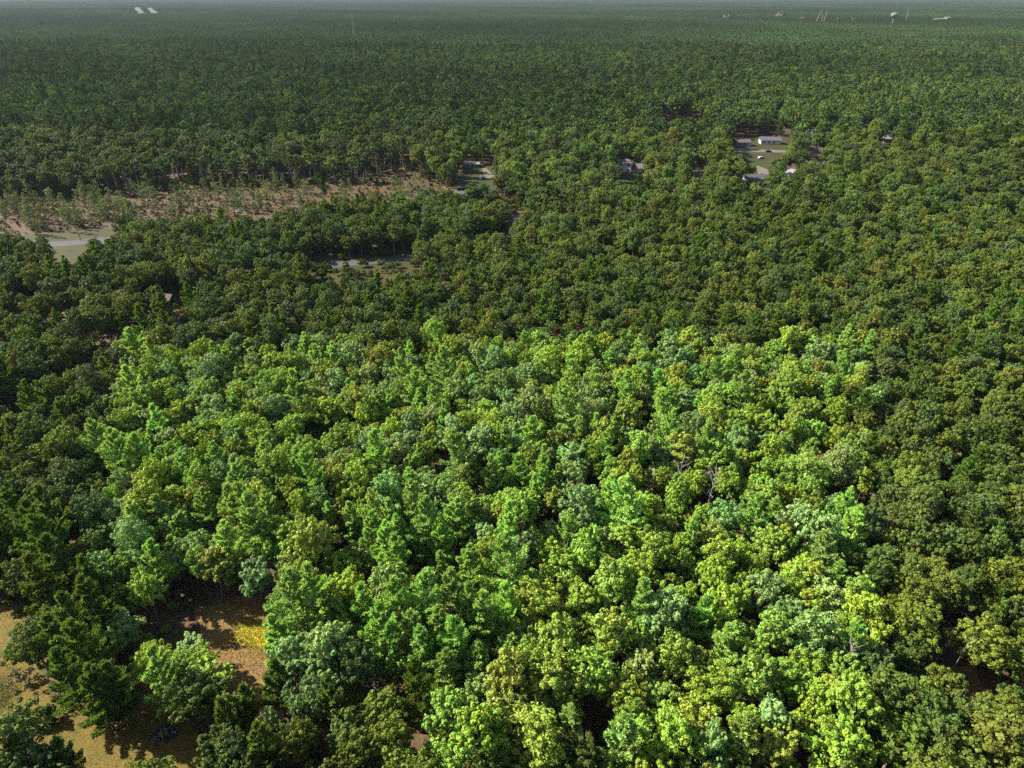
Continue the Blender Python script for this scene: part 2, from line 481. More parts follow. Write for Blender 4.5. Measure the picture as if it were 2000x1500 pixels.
T = 15.0     # typical height at which the crowns in front cut off the view
LAWN = poly_xy([(-260, 1180, 0), (-40, 1175, 0), (45, 1185, 0), (78, 1300, 0), (112, 1362, 0), (180, 1380, 0), (255, 1392, 0), (300, 1370, 0), (362, 1388, 0), (392, 1450, 0),
                (430, 1480, 0), (400, 1490, 12), (320, 1490, 18), (240, 1510, 18), (215, 1480, 16), (150, 1450, 12), (105, 1420, 10), (50, 1412, 12), (-20, 1414, 12), (-260, 1430, 10)])
GLADE = poly_xy([(385, 1190, 0), (440, 1165, 0), (520, 1165, 0), (548, 1215, 0), (560, 1270, 0), (540, 1330, 0), (520, 1400, 0), (500, 1410, 0), (428, 1392, 4), (432, 1320, 4), (404, 1280, 4), (385, 1240, 3)])
GLADE2 = poly_xy([(1838, 1300, 0), (1905, 1290, 0), (1945, 1372, 0), (1930, 1392, 3), (1862, 1430, 4), (1838, 1380, 2)])
LOGGED = poly_xy([(-300, 420, 0), (-60, 402, 0), (120, 388, 0), (300, 374, 0), (480, 366, 0), (600, 362, 0), (745, 362, 0), (752, 338, 0), (812, 334, 0), (830, 352, 0), (885, 374, 0),
                  (920, 370, 8), (870, 386, 7), (770, 390, 8), (620, 402, 10), (540, 420, 10), (460, 440, 9), (360, 434, 9), (270, 436, 9), (190, 434, 10), (165, 466, 13), (90, 478, 8), (-60, 490, 4), (-300, 500, 4)])
VERGE = poly_xy([(-300, 472, 0), (0, 466, 0), (120, 453, 0), (200, 445, 0), (260, 446, 0), (215, 465, 12), (172, 474, 14), (166, 494, 14), (140, 500, 14), (126, 518, 13), (106, 518, 13), (98, 490, 12), (84, 480, 8), (0, 474, 5), (-300, 484, 5)])
ROAD_A = smooth_line([at(-400, 506), at(-100, 491), at(88, 479), at(158, 474.5), at(400, 447), at(700, 405), at(890, 375), at(905, 371)])
ROAD_B = smooth_line([at(20, 850), at(110, 790), at(185, 742), at(280, 668), at(430, 585), at(605, 523.5), at(650, 519), at(755, 509), at(811, 503), at(935, 494), at(1000, 462), at(1010, 430), at(960, 390), at(895, 374)])
VIS_B = poly_xy([(592, 519, 0), (690, 510, 0), (818, 499, 0), (822, 507, 15), (760, 516, 16), (690, 523, 16), (592, 533, 16)])
VIS_C = poly_xy([(170, 735, 0), (206, 730, 0), (205, 746, 13), (180, 752, 13)])
ORANGE = poly_xy([(300, 584, 0), (362, 578, 0), (366, 592, 12), (318, 600, 12)])
FIELD = poly_xy([(1275, 234, 0), (1380, 233, 0), (1380, 235, 11), (1345, 242, 12), (1305, 240, 12)])
YARD = poly_xy([(1425, 268, 0), (1470, 262, 0), (1545, 266, 0), (1546, 294, 14), (1522, 300, 14), (1512, 325, 14), (1504, 343, 14), (1486, 340, 14), (1488, 306, 14), (1460, 300, 14), (1428, 294, 14)])
YARD2 = poly_xy([(905, 322, 0), (955, 320, 0), (980, 336, 0), (966, 342, 12), (938, 344, 12), (905, 364, 12), (886, 371, 12), (885, 365, 0)])
YARD3 = poly_xy([(1200, 332, 0), (1255, 330, 0), (1255, 332, 14), (1215, 335, 14)])
YARD4 = poly_xy([(1345, 333, 0), (1380, 332, 0), (1382, 339, 14), (1345, 340, 14)])
HOUSES = [  # base pixel, half-width in pixels, lowest row that shows above the crowns in front
    (1232, 334, 32, 346), (1500, 280, 34, 284), (1474, 358, 32, 364), (1545, 350, 18, 345), (1592, 305, 18, 302), (1450, 284, 22, 284), (1584, 266, 11, 262), (1638, 243, 10, 240), (1735, 275, 14, 273), (1520, 227, 8, 224),
    (922, 327, 18, 327), (333, 601, 14, 600), (288, 590, 16, 585), (930, 522, 9, 520), (1695, 255, 14, 254), (938, 348, 14, 350), (993, 464, 14, 466)]
HOUSE_GAPS = [poly_xy([(px - w, py - 4, 0), (px + w, py - 4, 0), (px + w, low, 14.5), (px - w, low, 14.5)]) for px, py, w, low in HOUSES]
CLEAR = HOUSE_GAPS + [LAWN, GLADE, GLADE2, LOGGED, VERGE, VIS_B, VIS_C, ORANGE, FIELD, YARD, YARD2, YARD3, YARD4]
sheet('lawn', LAWN, 0.012, M['dry_lawn'])
sheet('glade_floor', GLADE, 0.012, M['glade'])
sheet('glade_floor', GLADE2, 0.012, M['glade'])
sheet('logged_ground', LOGGED, 0.012, M['logged'], 2)
sheet('grass_verge', VERGE, 0.024, M['verge'], 1.5)
sheet('dirt_yard', ORANGE, 0.012, M['logged'])
sheet('hay_field', FIELD, 0.012, M['lawn'], 2)
sheet('yard', YARD, 0.012, M['lawn'])
sheet('yard', YARD2, 0.012, M['lawn'])
sheet('yard', YARD3, 0.012, M['lawn'])
sheet('yard', YARD4, 0.012, M['sand'])
sheet('grass_verge', VIS_B, 0.020, M['verge'], .8)
tag(ribbon('road', ROAD_A, 7.5, 0.036, M['asphalt']), kind='structure')
tag(ribbon('road', ROAD_B, 5.5, 0.040, M['asphalt']), kind='structure')

# ------------------------------------------------------------------ tree positions
BRIGHTENED_LOT = poly_xy([(216, 662, 10), (1686, 662, 10), (1686, 1465, 11), (856, 1465, 11), (856, 1312, 10), (216, 1312, 10)])  # this area's brightening is painted into the leaf tints of its trees
TONES = {'yellow': (0.166, 0.236, 0.026), 'green': (0.148, 0.238, 0.034), 'blue': (0.134, 0.218, 0.060), 'pale': (0.160, 0.216, 0.056), 'olive': (0.160, 0.210, 0.032),  # lot tints: hue differs by tree, the added brightness is painted in
         'dark': (0.061, 0.092, 0.017), 'dull': (0.090, 0.117, 0.016), 'dim': (0.058, 0.092, 0.024), 'pine': (0.245, 0.400, 0.085), 'dpine': (0.092, 0.150, 0.025),  # darker tints outside the lot; 'pine' is the brightened copy of 'dpine'
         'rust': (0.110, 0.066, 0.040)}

pines_px = [(986, 1125, 18, 5), (732, 1059, 14, 2), (765, 1035, 15, 0), (781, 1058, 13, 2), (779, 1105, 15, 0), (839, 1041, 17, 1), (862, 1070, 14, 2), (919, 1122, 14, 2),
    (715, 1199, 14, 0), (779, 1202, 16, 1), (835, 1192, 17, 5), (884, 1181, 16, 0), (916, 1206, 15, 1), (945, 1222, 15, 0), (748, 1248, 16, 0), (807, 1258, 14, 2), (828, 1288, 14, 2),
    (891, 1274, 15, 1), (1215, 1010, 18, 5), (1192, 990, 15, 2), (874, 1325, 13, 2), (940, 1311, 12, 4), (1217, 1461, 14, 2), (311, 1115, 14, 3), (273, 1035, 14, 2), (462, 1017, 17, 0),
    (500, 1037, 17, 1), (451, 1082, 15, 2), (616, 1171, 16, 0), (577, 1190, 17, 5), (546, 1252, 12, 4), (105, 1020, 17, 1), (78, 1048, 17, 0), (101, 1080, 17, 5), (122, 1118, 17, 1),
    (90, 1160, 17, 0), (185, 1150, 15, 0), (189, 1199, 16, 2), (147, 1234, 16, 1), (120, 1268, 15, 0), (170, 1290, 16, 5), (138, 1335, 14, 1), (198, 1365, 14, 2),
    (132, 1488, 10, 1), (546, 1346, 12, 4), (518, 1475, 13, 2), (483, 1385, 10, 4), (315, 844, 15, 0), (241, 905, 17, 5), (282, 908, 16, 1), (525, 906, 13, 2), (654, 717, 15, 2), (620, 720, 14, 1),
    (427, 914, 13, 2), (133, 827, 14, 2), (35, 869, 14, 0), (800, 598, 17, 0), (860, 598, 14, 2), (804, 704, 12, 2), (867, 735, 17, 5), (1115, 741, 15, 1), (1101, 818, 18, 5), (1133, 860, 13, 2),
    (1224, 776, 15, 1), (1290, 820, 16, 5), (1185, 888, 14, 0), (891, 912, 18, 5), (962, 942, 14, 0), (470, 948, 15, 0), (805, 968, 14, 2), (1870, 675, 15, 2), (1916, 567, 17, 5), (1954, 588, 17, 1),
    (1783, 696, 16, 1), (1664, 552, 16, 0), (1450, 780, 16, 1), (1930, 640, 17, 5), (1982, 655, 16, 0), (1650, 682, 15, 2), (1370, 482, 18, 0), (1405, 479, 18, 1), (1447, 433, 17, 0),
    (1468, 1030, 16, 0), (1660, 1050, 15, 2), (1412, 1278, 13, 0), (1447, 1456, 14, 2), (1370, 1222, 13, 1), (940, 520, 14, 2), (1010, 500, 15, 0), (325, 1330, 15, 0), (860, 1250, 14, 2)]
broad_px = [(285, 985, 5.6, 'yellow'), (345, 1010, 4.6, 'green'), (1055, 1445, 6.4, 'yellow'), (1640, 1445, 5.6, 'yellow'), (1660, 1385, 4.6, 'yellow'), (1310, 1440, 5.6, 'yellow'),
    (395, 1292, 5.2, 'yellow'), (365, 1248, 3.6, 'blue'), (560, 1285, 4.4, 'blue'), (625, 1300, 3.8, 'blue'), (662, 1258, 4.4, 'pale'), (965, 1265, 4.4, 'blue'), (1100, 1250, 4.6, 'olive'),
    (1205, 1238, 4.6, 'olive'), (1308, 1195, 5.4, 'blue'), (1600, 1235, 5.6, 'pale'), (1565, 1210, 4.6, 'pale'), (690, 695, 5.4, 'blue'), (612, 1065, 5.6, 'olive'), (560, 1060, 4.4, 'green'), (425, 797, 5.4, 'pale'),
    (395, 695, 5.2, 'yellow'), (295, 735, 4.8, 'yellow'), (945, 868, 5.0, 'blue'), (1015, 835, 4.4, 'pale'), (1592, 692, 4.8, 'blue'), (1545, 712, 4.6, 'yellow'), (1340, 872, 4.6, 'olive'),
    (880, 1040, 4.4, 'yellow'), (1010, 1010, 4.6, 'green'), (1090, 1110, 5.0, 'green'), (1150, 1080, 5.0, 'green'), (1230, 1070, 4.6, 'green'), (1190, 1140, 5.0, 'green'), (1260, 1120, 4.8, 'yellow'),
    (1560, 1020, 5.0, 'blue'), (1600, 1050, 4.8, 'blue'), (1420, 1070, 4.8, 'yellow'), (1580, 1120, 5.0, 'yellow'), (1500, 1150, 4.8, 'blue'), (1620, 1160, 4.6, 'pale'), (415, 1100, 4.2, 'olive'),
    (500, 1120, 3.8, 'blue'), (520, 850, 4.8, 'yellow'), (640, 800, 5.0, 'yellow'), (760, 880, 5.4, 'pale'), (700, 940, 4.6, 'yellow'), (1130, 1000, 4.4, 'blue'), (1050, 1140, 4.0, 'olive'),
    (1000, 1330, 4.6, 'olive'), (990, 1390, 4.6, 'olive'), (1080, 1320, 5.0, 'olive'), (1160, 1310, 4.8, 'green'), (1230, 1330, 5.0, 'yellow'), (1400, 1330, 4.8, 'yellow'), (1480, 1310, 4.4, 'green'), (1540, 1320, 4.8, 'green'),
    (1350, 1390, 4.6, 'yellow'), (880, 1400, 4.4, 'green'), (930, 1440, 4.4, 'yellow'), (1960, 1440, 6.0, 'dull'), (1760, 1430, 5.6, 'dull'), (1750, 1340, 5.6, 'dark'), (1930, 1250, 5.6, 'dull'),
    (385, 1338, 4.9, 'dark'), (428, 1445, 3.4, 'dark'), (470, 1440, 4.8, 'dark'), (30, 1440, 5.4, 'dark'), (66, 1492, 3.8, 'dim'), (300, 1538, 4.2, 'dull'), (400, 435, 6.4, 'dull'), (370, 455, 5.6, 'dark')]
# openings in the canopy: pixel centre, radius in metres
holes_px = [(345, 1440, 5), (310, 1455, 5), (200, 1440, 4), (260, 1450, 5), (1075, 1045, 3.0), (1045, 1075, 2.0), (700, 1150, 2.2), (1208, 1200, 3.0), (1648, 1000, 5.0), (1395, 1015, 4.0), (440, 1150, 2.5), (880, 560, 2), (1230, 520, 7), (1180, 500, 6), (200, 690, 7),
            (130, 650, 7), (60, 600, 8), (30, 640, 6), (1700, 860, 3), (1510, 850, 4), (1880, 1320, 6), (1860, 1270, 4), (740, 1390, 2.5), (800, 1450, 2), (1520, 1390, 2.5), (1300, 1290, 2.5), (1150, 960, 3.5), (620, 880, 3.5),
            (1430, 560, 5), (1290, 470, 5), (820, 460, 6), (640, 500, 5), (300, 1290, 3.5), (1600, 860, 4), (680, 1080, 3)]

class Tree:
    __slots__ = ('x', 'y', 'kind', 'form', 's', 'sz', 'rot', 'tint', 'tone', 'sel', 'h', 'rad', 'ax')
trees = []
occ = {}
CELL = 8.0
def near_ok(x, y, r):
    ci, cj = int(x // CELL), int(y // CELL)
    for i in range(ci - 2, ci + 3):
        for j in range(cj - 2, cj + 3):
            for (a, b, q) in occ.get((i, j), ()):
                if (a - x) ** 2 + (b - y) ** 2 < (0.58 * (q + r) * (1 + .16 * math.sin(x * .21 + 1.9 * math.sin(y * .13)) * math.sin(y * .17 + x * .05))) ** 2: return False
    return True
def put(x, y, kind, form, s, tone, sz=None, tintmul=1.0):
    t = Tree(); t.x, t.y, t.kind, t.form, t.s = x, y, kind, form, s
    t.sz = sz if sz else (.35 + .65 * s) * rng.uniform(.82, 1.16)
    t.rot = rng.uniform(0, 6.283); t.tone = tone; t.ax = rng.uniform(.86, 1.17)
    b = np.array(TONES[tone]) * rng.uniform(.84, 1.18) * tintmul
    t.tint = b * (1 + rng.normal(0, .05, 3))
    p = BL[form] if kind == 'b' else PN[form]
    t.h = p[2] * t.sz; t.rad = p[1] * s; t.sel = False
    trees.append(t)
    occ.setdefault((int(x // CELL), int(y // CELL)), []).append((x, y, t.rad * (1.45 if kind == 'p' and sz else 1.0)))
    return t
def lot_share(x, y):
    return bool(in_poly(np.array([[x + rng.normal(0, 2.2), y + rng.normal(0, 2.2)]]), BRIGHTENED_LOT)[0])

for (px, py, h, f) in pines_px:
    x, y, _ = at(px, py, h * .55)
    s = h / PN[f][2] * 1.06
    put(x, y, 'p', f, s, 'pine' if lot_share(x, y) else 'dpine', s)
for (px, py, h, f) in [(838, 560, 13, 2), (868, 566, 13, 0), (702, 558, 11, 2), (1425, 578, 12, 4), (1088, 668, 12, 2), (1130, 664, 11, 2)]:
    x, y, _ = at(px, py, h * .55); put(x, y, 'p', f, h / PN[f][2], 'rust', h / PN[f][2])
x, y, _ = at(262, 1415); put(x, y, 'p', 3, .82, 'dpine', .82)
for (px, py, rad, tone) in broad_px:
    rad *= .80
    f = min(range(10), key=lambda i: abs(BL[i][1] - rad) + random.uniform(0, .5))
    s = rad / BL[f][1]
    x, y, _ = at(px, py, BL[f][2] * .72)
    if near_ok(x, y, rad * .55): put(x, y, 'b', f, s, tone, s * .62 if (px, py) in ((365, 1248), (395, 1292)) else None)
holes = [(*at(px, py, 3)[:2], r) for px, py, r in holes_px]

SUNNY = at(497, 1243)
def blocked(P):
    b = np.zeros(len(P), bool)
    for c in CLEAR: b |= in_poly(P, c)
    b |= seg_dist(P, ROAD_A) < 6.0
    b |= seg_dist(P, ROAD_B) < 5.5
    dx, dy = P[:, 0] - SUNNY[0], P[:, 1] - SUNNY[1]          # the gap that lets the sun onto the glade
    al = dx * to_sun.x / math.cos(SUN_EL) + dy * to_sun.y / math.cos(SUN_EL); ac = np.abs(dx * to_sun.y - dy * to_sun.x) / math.cos(SUN_EL)
    b |= (al > 0) & (al < 18) & (ac < 6.2)
    for hx, hy, r in holes: b |= np.hypot(P[:, 0] - hx, P[:, 1] - hy) < r + 1.5
    return b

NEAR_D = 330.0
n_try = 60000
yy = np.sqrt(rng.uniform(30.0 ** 2, NEAR_D ** 2, n_try)); xx = rng.uniform(-1, 1, n_try) * (yy * .80 + 75)
ok = ~blocked(np.stack([xx, yy], 1))
for x, y, o in zip(xx, yy, ok):
    if not o: continue
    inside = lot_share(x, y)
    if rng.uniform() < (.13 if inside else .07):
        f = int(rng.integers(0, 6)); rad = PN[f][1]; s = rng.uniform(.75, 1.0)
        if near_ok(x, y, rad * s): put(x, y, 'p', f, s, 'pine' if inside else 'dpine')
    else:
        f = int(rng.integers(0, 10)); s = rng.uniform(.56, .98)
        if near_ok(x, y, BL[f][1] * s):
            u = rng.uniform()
            if inside: tone = 'yellow' if u < .34 else 'green' if u < .62 else 'blue' if u < .82 else 'pale' if u < .91 else 'olive'  # lighter tints carry the lot's painted brightening
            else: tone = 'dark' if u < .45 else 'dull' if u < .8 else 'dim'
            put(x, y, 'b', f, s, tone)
print('near trees', len(trees))

# the trees that show largest stand as trees of their own, the rest join the forest
def vis(t):
    px, py, d = project(t.x, t.y, t.h * .7)
    q = t.rad * FOC / d
    return (-q * .3 < px < 2000 + q * .3 and -q < py < 1500 + q * .45), q, px, py
cand = []
for t in trees:
    v, q, px, py = vis(t)
    if v: cand.append((q, t, px, py))
cand.sort(key=lambda c: -c[2] * 0 - project(c[1].x, c[1].y, 10)[2] * -1)
chosen = {'b': 0, 'p': 0}
TONE_WORDS = {'yellow': 'yellow-green', 'green': 'fresh green', 'blue': 'blue-green', 'pale': 'pale green', 'olive': 'olive green', 'dark': 'dark green', 'dull': 'dull olive', 'dim': 'dusky green',
              'pine': 'bright green', 'dpine': 'deep green', 'rust': 'rusty brown dying'}
ONES = ['zero', 'one', 'two', 'three', 'four', 'five', 'six', 'seven', 'eight', 'nine', 'ten', 'eleven', 'twelve', 'thirteen', 'fourteen', 'fifteen', 'sixteen', 'seventeen', 'eighteen', 'nineteen']
TENS = ['', '', 'twenty', 'thirty', 'forty', 'fifty', 'sixty', 'seventy', 'eighty', 'ninety']
def words(n):
    n = int(n)
    return ONES[n] if n < 20 else TENS[n // 10] + ('-' + ONES[n % 10] if n % 10 else '') if n < 100 else 'hundred'
used = set()
def place_label(look, px, py):
    """a label that ends in the thing's place in the photograph, no two alike"""
    a, b = int(min(max(px, 0), 1999) / 20), int(min(max(py, 0), 1499) / 15)
    for da, db in ((0, 0), (1, 0), (0, 1), (-1, 0), (0, -1), (1, 1), (-1, -1), (1, -1), (-1, 1), (2, 0), (0, 2)):
        l = '%s, %s percent across and %s percent down the photo' % (look, words(max(a + da, 0)), words(max(b + db, 0)))
        if l not in used: break
    used.add(l)
    return l
def tree_thing(t, px, py):
    kind = 'broadleaf_tree' if t.kind == 'b' else 'pine_tree'
    e = empty(kind, (t.x, t.y, 0), t.rot); e.scale = (t.s * t.ax, t.s / t.ax, t.sz)
    tm, cm, _, _ = protos[t.kind + str(t.form)]
    o = link(bpy.data.objects.new('trunk', tm), e)
    c = link(bpy.data.objects.new('crown', cm), e)
    c['tint'] = [float(v) for v in t.tint]
    size = 'broad' if t.rad > 5.0 else 'slim' if t.rad < 3.6 else 'round' if t.kind == 'b' else 'full'
    noun = 'leafy tree' if t.kind == 'b' else 'pine tree'
    lab = place_label('%s %s %s' % (size, TONE_WORDS[t.tone], noun), px, py)
    tag(e, lab, 'tree', 'leafy trees of the nearer forest' if t.kind == 'b' else 'pine trees of the nearer forest')
    return e
for q, t, px, py in cand:
    if chosen[t.kind] >= 300: continue
    chosen[t.kind] += 1; t.sel = True
    tree_thing(t, px, py)
print('standing trees', chosen)

# ------------------------------------------------------------------ the rest of the forest: one mass
FP, FI, FR, FS, FT = [], [], [], [], []
for t in trees:
    if t.sel: continue
    FP.append((t.x, t.y, 0)); FI.append((K_B if t.kind == 'b' else K_P) + t.form); FR.append(t.rot); FS.append((t.s * t.ax, t.s / t.ax, t.sz)); FT.append(t.tint)
def grid_points(y0, y1, step, jit):
    pts = []
    ys = np.arange(y0, y1, step)
    for y in ys:
        w = y * .80 + 80
        xs = np.arange(-w, w, step)
        pts.append(np.stack([xs + rng.uniform(-jit, jit, len(xs)), y + rng.uniform(-jit, jit, len(xs))], 1))
    return np.concatenate(pts)
def stand_noise(P, s):
    x, y = P[:, 0] / s, P[:, 1] / s
    return (np.sin(x * 1.3 + 1.7 * np.sin(y * .9)) + np.sin(y * 1.7 + 1.3 * np.sin(x * .7 + 2)) + .6 * np.sin(2.9 * x + 2.3 * y)) / 2.6
P1 = grid_points(NEAR_D, 1500, 6.9, 3.2)
P1 = P1[~blocked(P1)]
d1 = P1[:, 1]
n = len(P1)
far = d1 > 520
u = rng.uniform(0, 1, n)
sn = stand_noise(P1, 60)
pn = u < np.clip(.09 + .10 * sn, .02, .3)
idx = np.where(far, np.where(pn, K_FP + rng.integers(0, 3, n), K_FB + rng.integers(0, 6, n)), np.where(pn, K_P + rng.integers(0, 6, n), K_B + rng.integers(0, 10, n)))
edge = (seg_dist(P1, poly_xy([(300, 374, 0), (480, 366, 0), (600, 362, 0), (745, 362, 0), (755, 338, 0), (812, 334, 0)])) < 22) & (rng.uniform(0, 1, n) < .8)
idx = np.where(edge, K_T + rng.integers(0, 2, n), idx); pn &= ~edge
s = rng.uniform(.66, 1.30, n); s = np.where(edge, s * 1.15, np.where(far, s * 1.12, s)); sz = (.3 + .68 * s) * rng.uniform(.9, 1.1, n) * (1 + .16 * sn)
base = np.where(pn[:, None], np.array(TONES['dpine']) * .72, np.where((rng.uniform(0, 1, n) < .5)[:, None], np.array(TONES['dark']), np.array(TONES['dull'])))
base = base * rng.uniform(.68, 1.38, (n, 1)) * (1 + .28 * stand_noise(P1, 150))[:, None] * (1 + rng.normal(0, .06, (n, 3))) * np.where(far[:, None], np.array([.62, .68, 1.08]), np.array([.86, .90, 1.0]))  # cool, darker cast of distance is painted into the farther trees' tint
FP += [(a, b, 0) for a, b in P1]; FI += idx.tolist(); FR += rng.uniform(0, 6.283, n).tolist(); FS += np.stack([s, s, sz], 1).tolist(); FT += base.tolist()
# stands
STRIP = [[at(279, 34, 0), at(266, 16, 0)], [at(307, 33, 0), at(290, 17, 0)]]
P2 = grid_points(1500 + PATCH / 2, 15000, PATCH, 0)
n = len(P2)
dS = np.minimum(seg_dist(P2, STRIP[0]), seg_dist(P2, STRIP[1]))
keep = dS > 75
sn = stand_noise(P2, 420)
base = np.array(TONES['dark'])[None] * np.array([.47, .53, .88]) * (1 + .45 * sn[:, None]) * rng.uniform(.82, 1.18, (n, 1)) * (1 + rng.normal(0, .03, (n, 3)))  # tint darkened in place of self-shadow, and made bluer for distance
hz = 1 + .22 * stand_noise(P2, 900) + rng.uniform(-.05, .05, n)
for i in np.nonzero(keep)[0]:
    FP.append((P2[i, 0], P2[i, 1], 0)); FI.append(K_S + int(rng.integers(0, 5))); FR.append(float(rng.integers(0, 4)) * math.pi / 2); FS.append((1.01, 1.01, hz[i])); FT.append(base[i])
for i in np.nonzero(~keep)[0]:
    q = P2[i] + rng.uniform(-50, 50, (130, 2))
    d = np.minimum(seg_dist(q, STRIP[0]), seg_dist(q, STRIP[1]))
    for a in q[d > 22]:
        FP.append((a[0], a[1], 0)); FI.append(K_FB + int(rng.integers(0, 6))); FR.append(rng.uniform(0, 6.28)); FS.append((1, 1, 1)); FT.append(base[i])
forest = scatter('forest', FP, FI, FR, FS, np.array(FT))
tag(forest, 'dense green forest running back to the horizon', 'forest', kind='stuff')
print('forest points', len(FP))
# undergrowth below the nearer trees
n = 9000
yy = np.sqrt(rng.uniform(40.0 ** 2, 420.0 ** 2, n)); xx = rng.uniform(-1, 1, n) * (yy * .8 + 60)
P = np.stack([xx, yy], 1)
P = P[~(in_poly(P, LAWN) | in_poly(P, GLADE) | in_poly(P, GLADE2) | (seg_dist(P, ROAD_A) < 6) | (seg_dist(P, ROAD_B) < 5) | in_poly(P, YARD) | in_poly(P, YARD2) | in_poly(P, LOGGED) | in_poly(P, VERGE))]
n = len(P)
s = rng.uniform(.10, .38, n)
lt = in_poly(P, BRIGHTENED_LOT)
base = np.where(lt[:, None], np.array(TONES['green']), np.array(TONES['dark'])) * rng.uniform(.6, 1.1, (n, 1))  # undergrowth in the lot takes the same painted brightening
ug = scatter('undergrowth', np.concatenate([P, -s[:, None] * 3.2], 1), K_FB + rng.integers(0, 6, n), rng.uniform(0, 6.28, n), np.stack([s * 1.3, s * 1.3, s], 1), base)
tag(ug, 'low leafy undergrowth on the forest floor between the trees', 'undergrowth', kind='stuff')


r = np.random.default_rng(77)
P = r.uniform(LOGGED.min(0) - 30, LOGGED.max(0) + 40, (9000, 2))
dl = np.minimum(seg_dist(P, np.concatenate([LOGGED, LOGGED[:1]])), 1e9)
inl = in_poly(P, LOGGED)
P = P[(((inl) & (r.uniform(0, 1, len(P)) < .75)) | ((~inl) & (dl < 32) & (r.uniform(0, 1, len(P)) < .55))) & (seg_dist(P, ROAD_A) > 6) & ~in_poly(P, VERGE) & ~in_poly(P, YARD2)]
n = len(P); s_ = np.where(in_poly(P, LOGGED), r.uniform(.06, .20, n), r.uniform(.2, .45, n))
tn = np.where((r.uniform(0, 1, n) < .75)[:, None], np.array((.066, .080, .022)), np.array((.050, .030, .020))) * r.uniform(.6, 1.2, (n, 1))
tag(scatter('brush', np.concatenate([P, -s_[:, None] * 4.5], 1), K_FB + r.integers(0, 6, n), r.uniform(0, 6.28, n), np.stack([s_ * 1.2, s_ * 1.2, s_], 1), tn), 'low brush and regrowth over the logged clearing', 'brush', kind='stuff')

# ------------------------------------------------------------------ smaller plants
def plant(name, label, cat, px, py, proto, scale, tint, group=None, z=0.0, rot=None):
    x, y, _ = at(px, py)
    e = empty(name, (x, y, z), rng.uniform(0, 6.28) if rot is None else rot); e.scale = scale
    link(bpy.data.objects.new('trunk', proto[0]), e)
    c = link(bpy.data.objects.new('crown', proto[1]), e); c['tint'] = [float(v) for v in tint]
    return tag(e, label, cat, group)
def plant_proto(seed, rad, h, c0, **kw):
    tr, Q = broadleaf(seed, rad, h, c0, **kw)
    return tr.mesh('trunk', M['bark']), MB().quads(Q).mesh('crown', M['leaf'])
def sapling(seed, rad, h, c0, n=46, per=13, leaf=.2):
    r = np.random.default_rng(seed); tr = MB(); lx, ly = r.normal(0, .3, 2)
    tr.tube([(0, 0, -.2), (lx * .5, ly * .5, h * .5), (lx, ly, h * .97)], [.09, .06, .015], 5)
    Q = []
    for k_ in range(n):
        t = (k_ + r.uniform(0, 1)) / n; z = h * (c0 + (1 - c0) * t)
        q = rad * max(.12, math.sin(math.pi * (.10 + .86 * t))) ** .8 * r.uniform(.45, 1.1); a = r.uniform(0, 6.28)
        o = np.array([lx * z / h, ly * z / h, z - q * .35]); c = np.array([lx * z / h + q * math.cos(a), ly * z / h + q * math.sin(a), z])
        tr.tube([o, c], [.03, .01], 3)
        d = unit(r.normal(0, 1, (per, 3)))
        Q.append(diamonds(c + d * r.uniform(.15, .55, (per, 1)) * np.array([1, 1, .8]), unit(d + r.normal(0, .4, (per, 3)) + (0, 0, .3)), leaf * r.uniform(.7, 1.3, per), r))
    return tr.mesh('trunk', M['bark']), MB().quads(np.concatenate(Q)).mesh('crown', M['leaf'])
SAP = [sapling(401, 1.7, 9.0, .12), sapling(402, 1.3, 11.0, .18), sapling(403, 2.1, 6.5, .04)]
SHR = [plant_proto(411, 1.6, 3.0, .08, nl=13, npf=10, nlf=20, leaf=.2), plant_proto(412, 1.9, 3.2, .1, nl=9, npf=6, nlf=8, leaf=.16)]
plant('shrub', 'dense green shrub at the near edge of the dry lawn', 'shrub', 96, 1412, SHR[0], (.95, .95, 1.1), np.array(TONES['dim']) * 1.1)
plant('shrub', 'sparse brownish shrub standing on the dry lawn below the pines', 'shrub', 58, 1335, SHR[1], (1.15, 1.15, 1), (.085, .075, .035))
# young trees left standing in the logged clearing
r = np.random.default_rng(51)
k = 0
tries = 0
while k < 170 and tries < 4000:
    tries += 1
    px = r.uniform(0, 870); py = r.uniform(345, 462)
    back = np.interp(px, [0, 120, 300, 480, 745, 870], [402, 390, 376, 368, 364, 372]); front = np.interp(px, [0, 150, 300, 450, 540, 620, 870], [462, 448, 432, 430, 414, 398, 390])
    if not (back + 3 < py < front + 8): continue
    if r.uniform() > (1.0 if px < 300 else .55): continue
    f = int(r.integers(0, 3)); sc = r.uniform(.7, 1.4)
    t_ = np.array((.095, .120, .032)) * r.uniform(.7, 1.25) * (1 + r.normal(0, .06, 3))
    lab = place_label(['slender young tree in the logged clearing', 'tall thin sapling in the logged clearing', 'bushy sapling in the logged clearing'][f], px, py - 10)
    plant('young_tree', lab, 'young tree', px, py, SAP[f], (sc, sc, sc * r.uniform(.9, 1.15)), t_, 'young trees left in the logged clearing')
    k += 1
x, y, _ = at(636, 392); e = empty('pine_tree', (x, y, 0)); e.scale = (.72, .72, .72)
link(bpy.data.objects.new('trunk', protos['p3'][0]), e); c = link(bpy.data.objects.new('crown', protos['p3'][1]), e); c['tint'] = [.04, .075, .02]
tag(e, 'lone dark pine standing in the reddish logged clearing', 'tree')

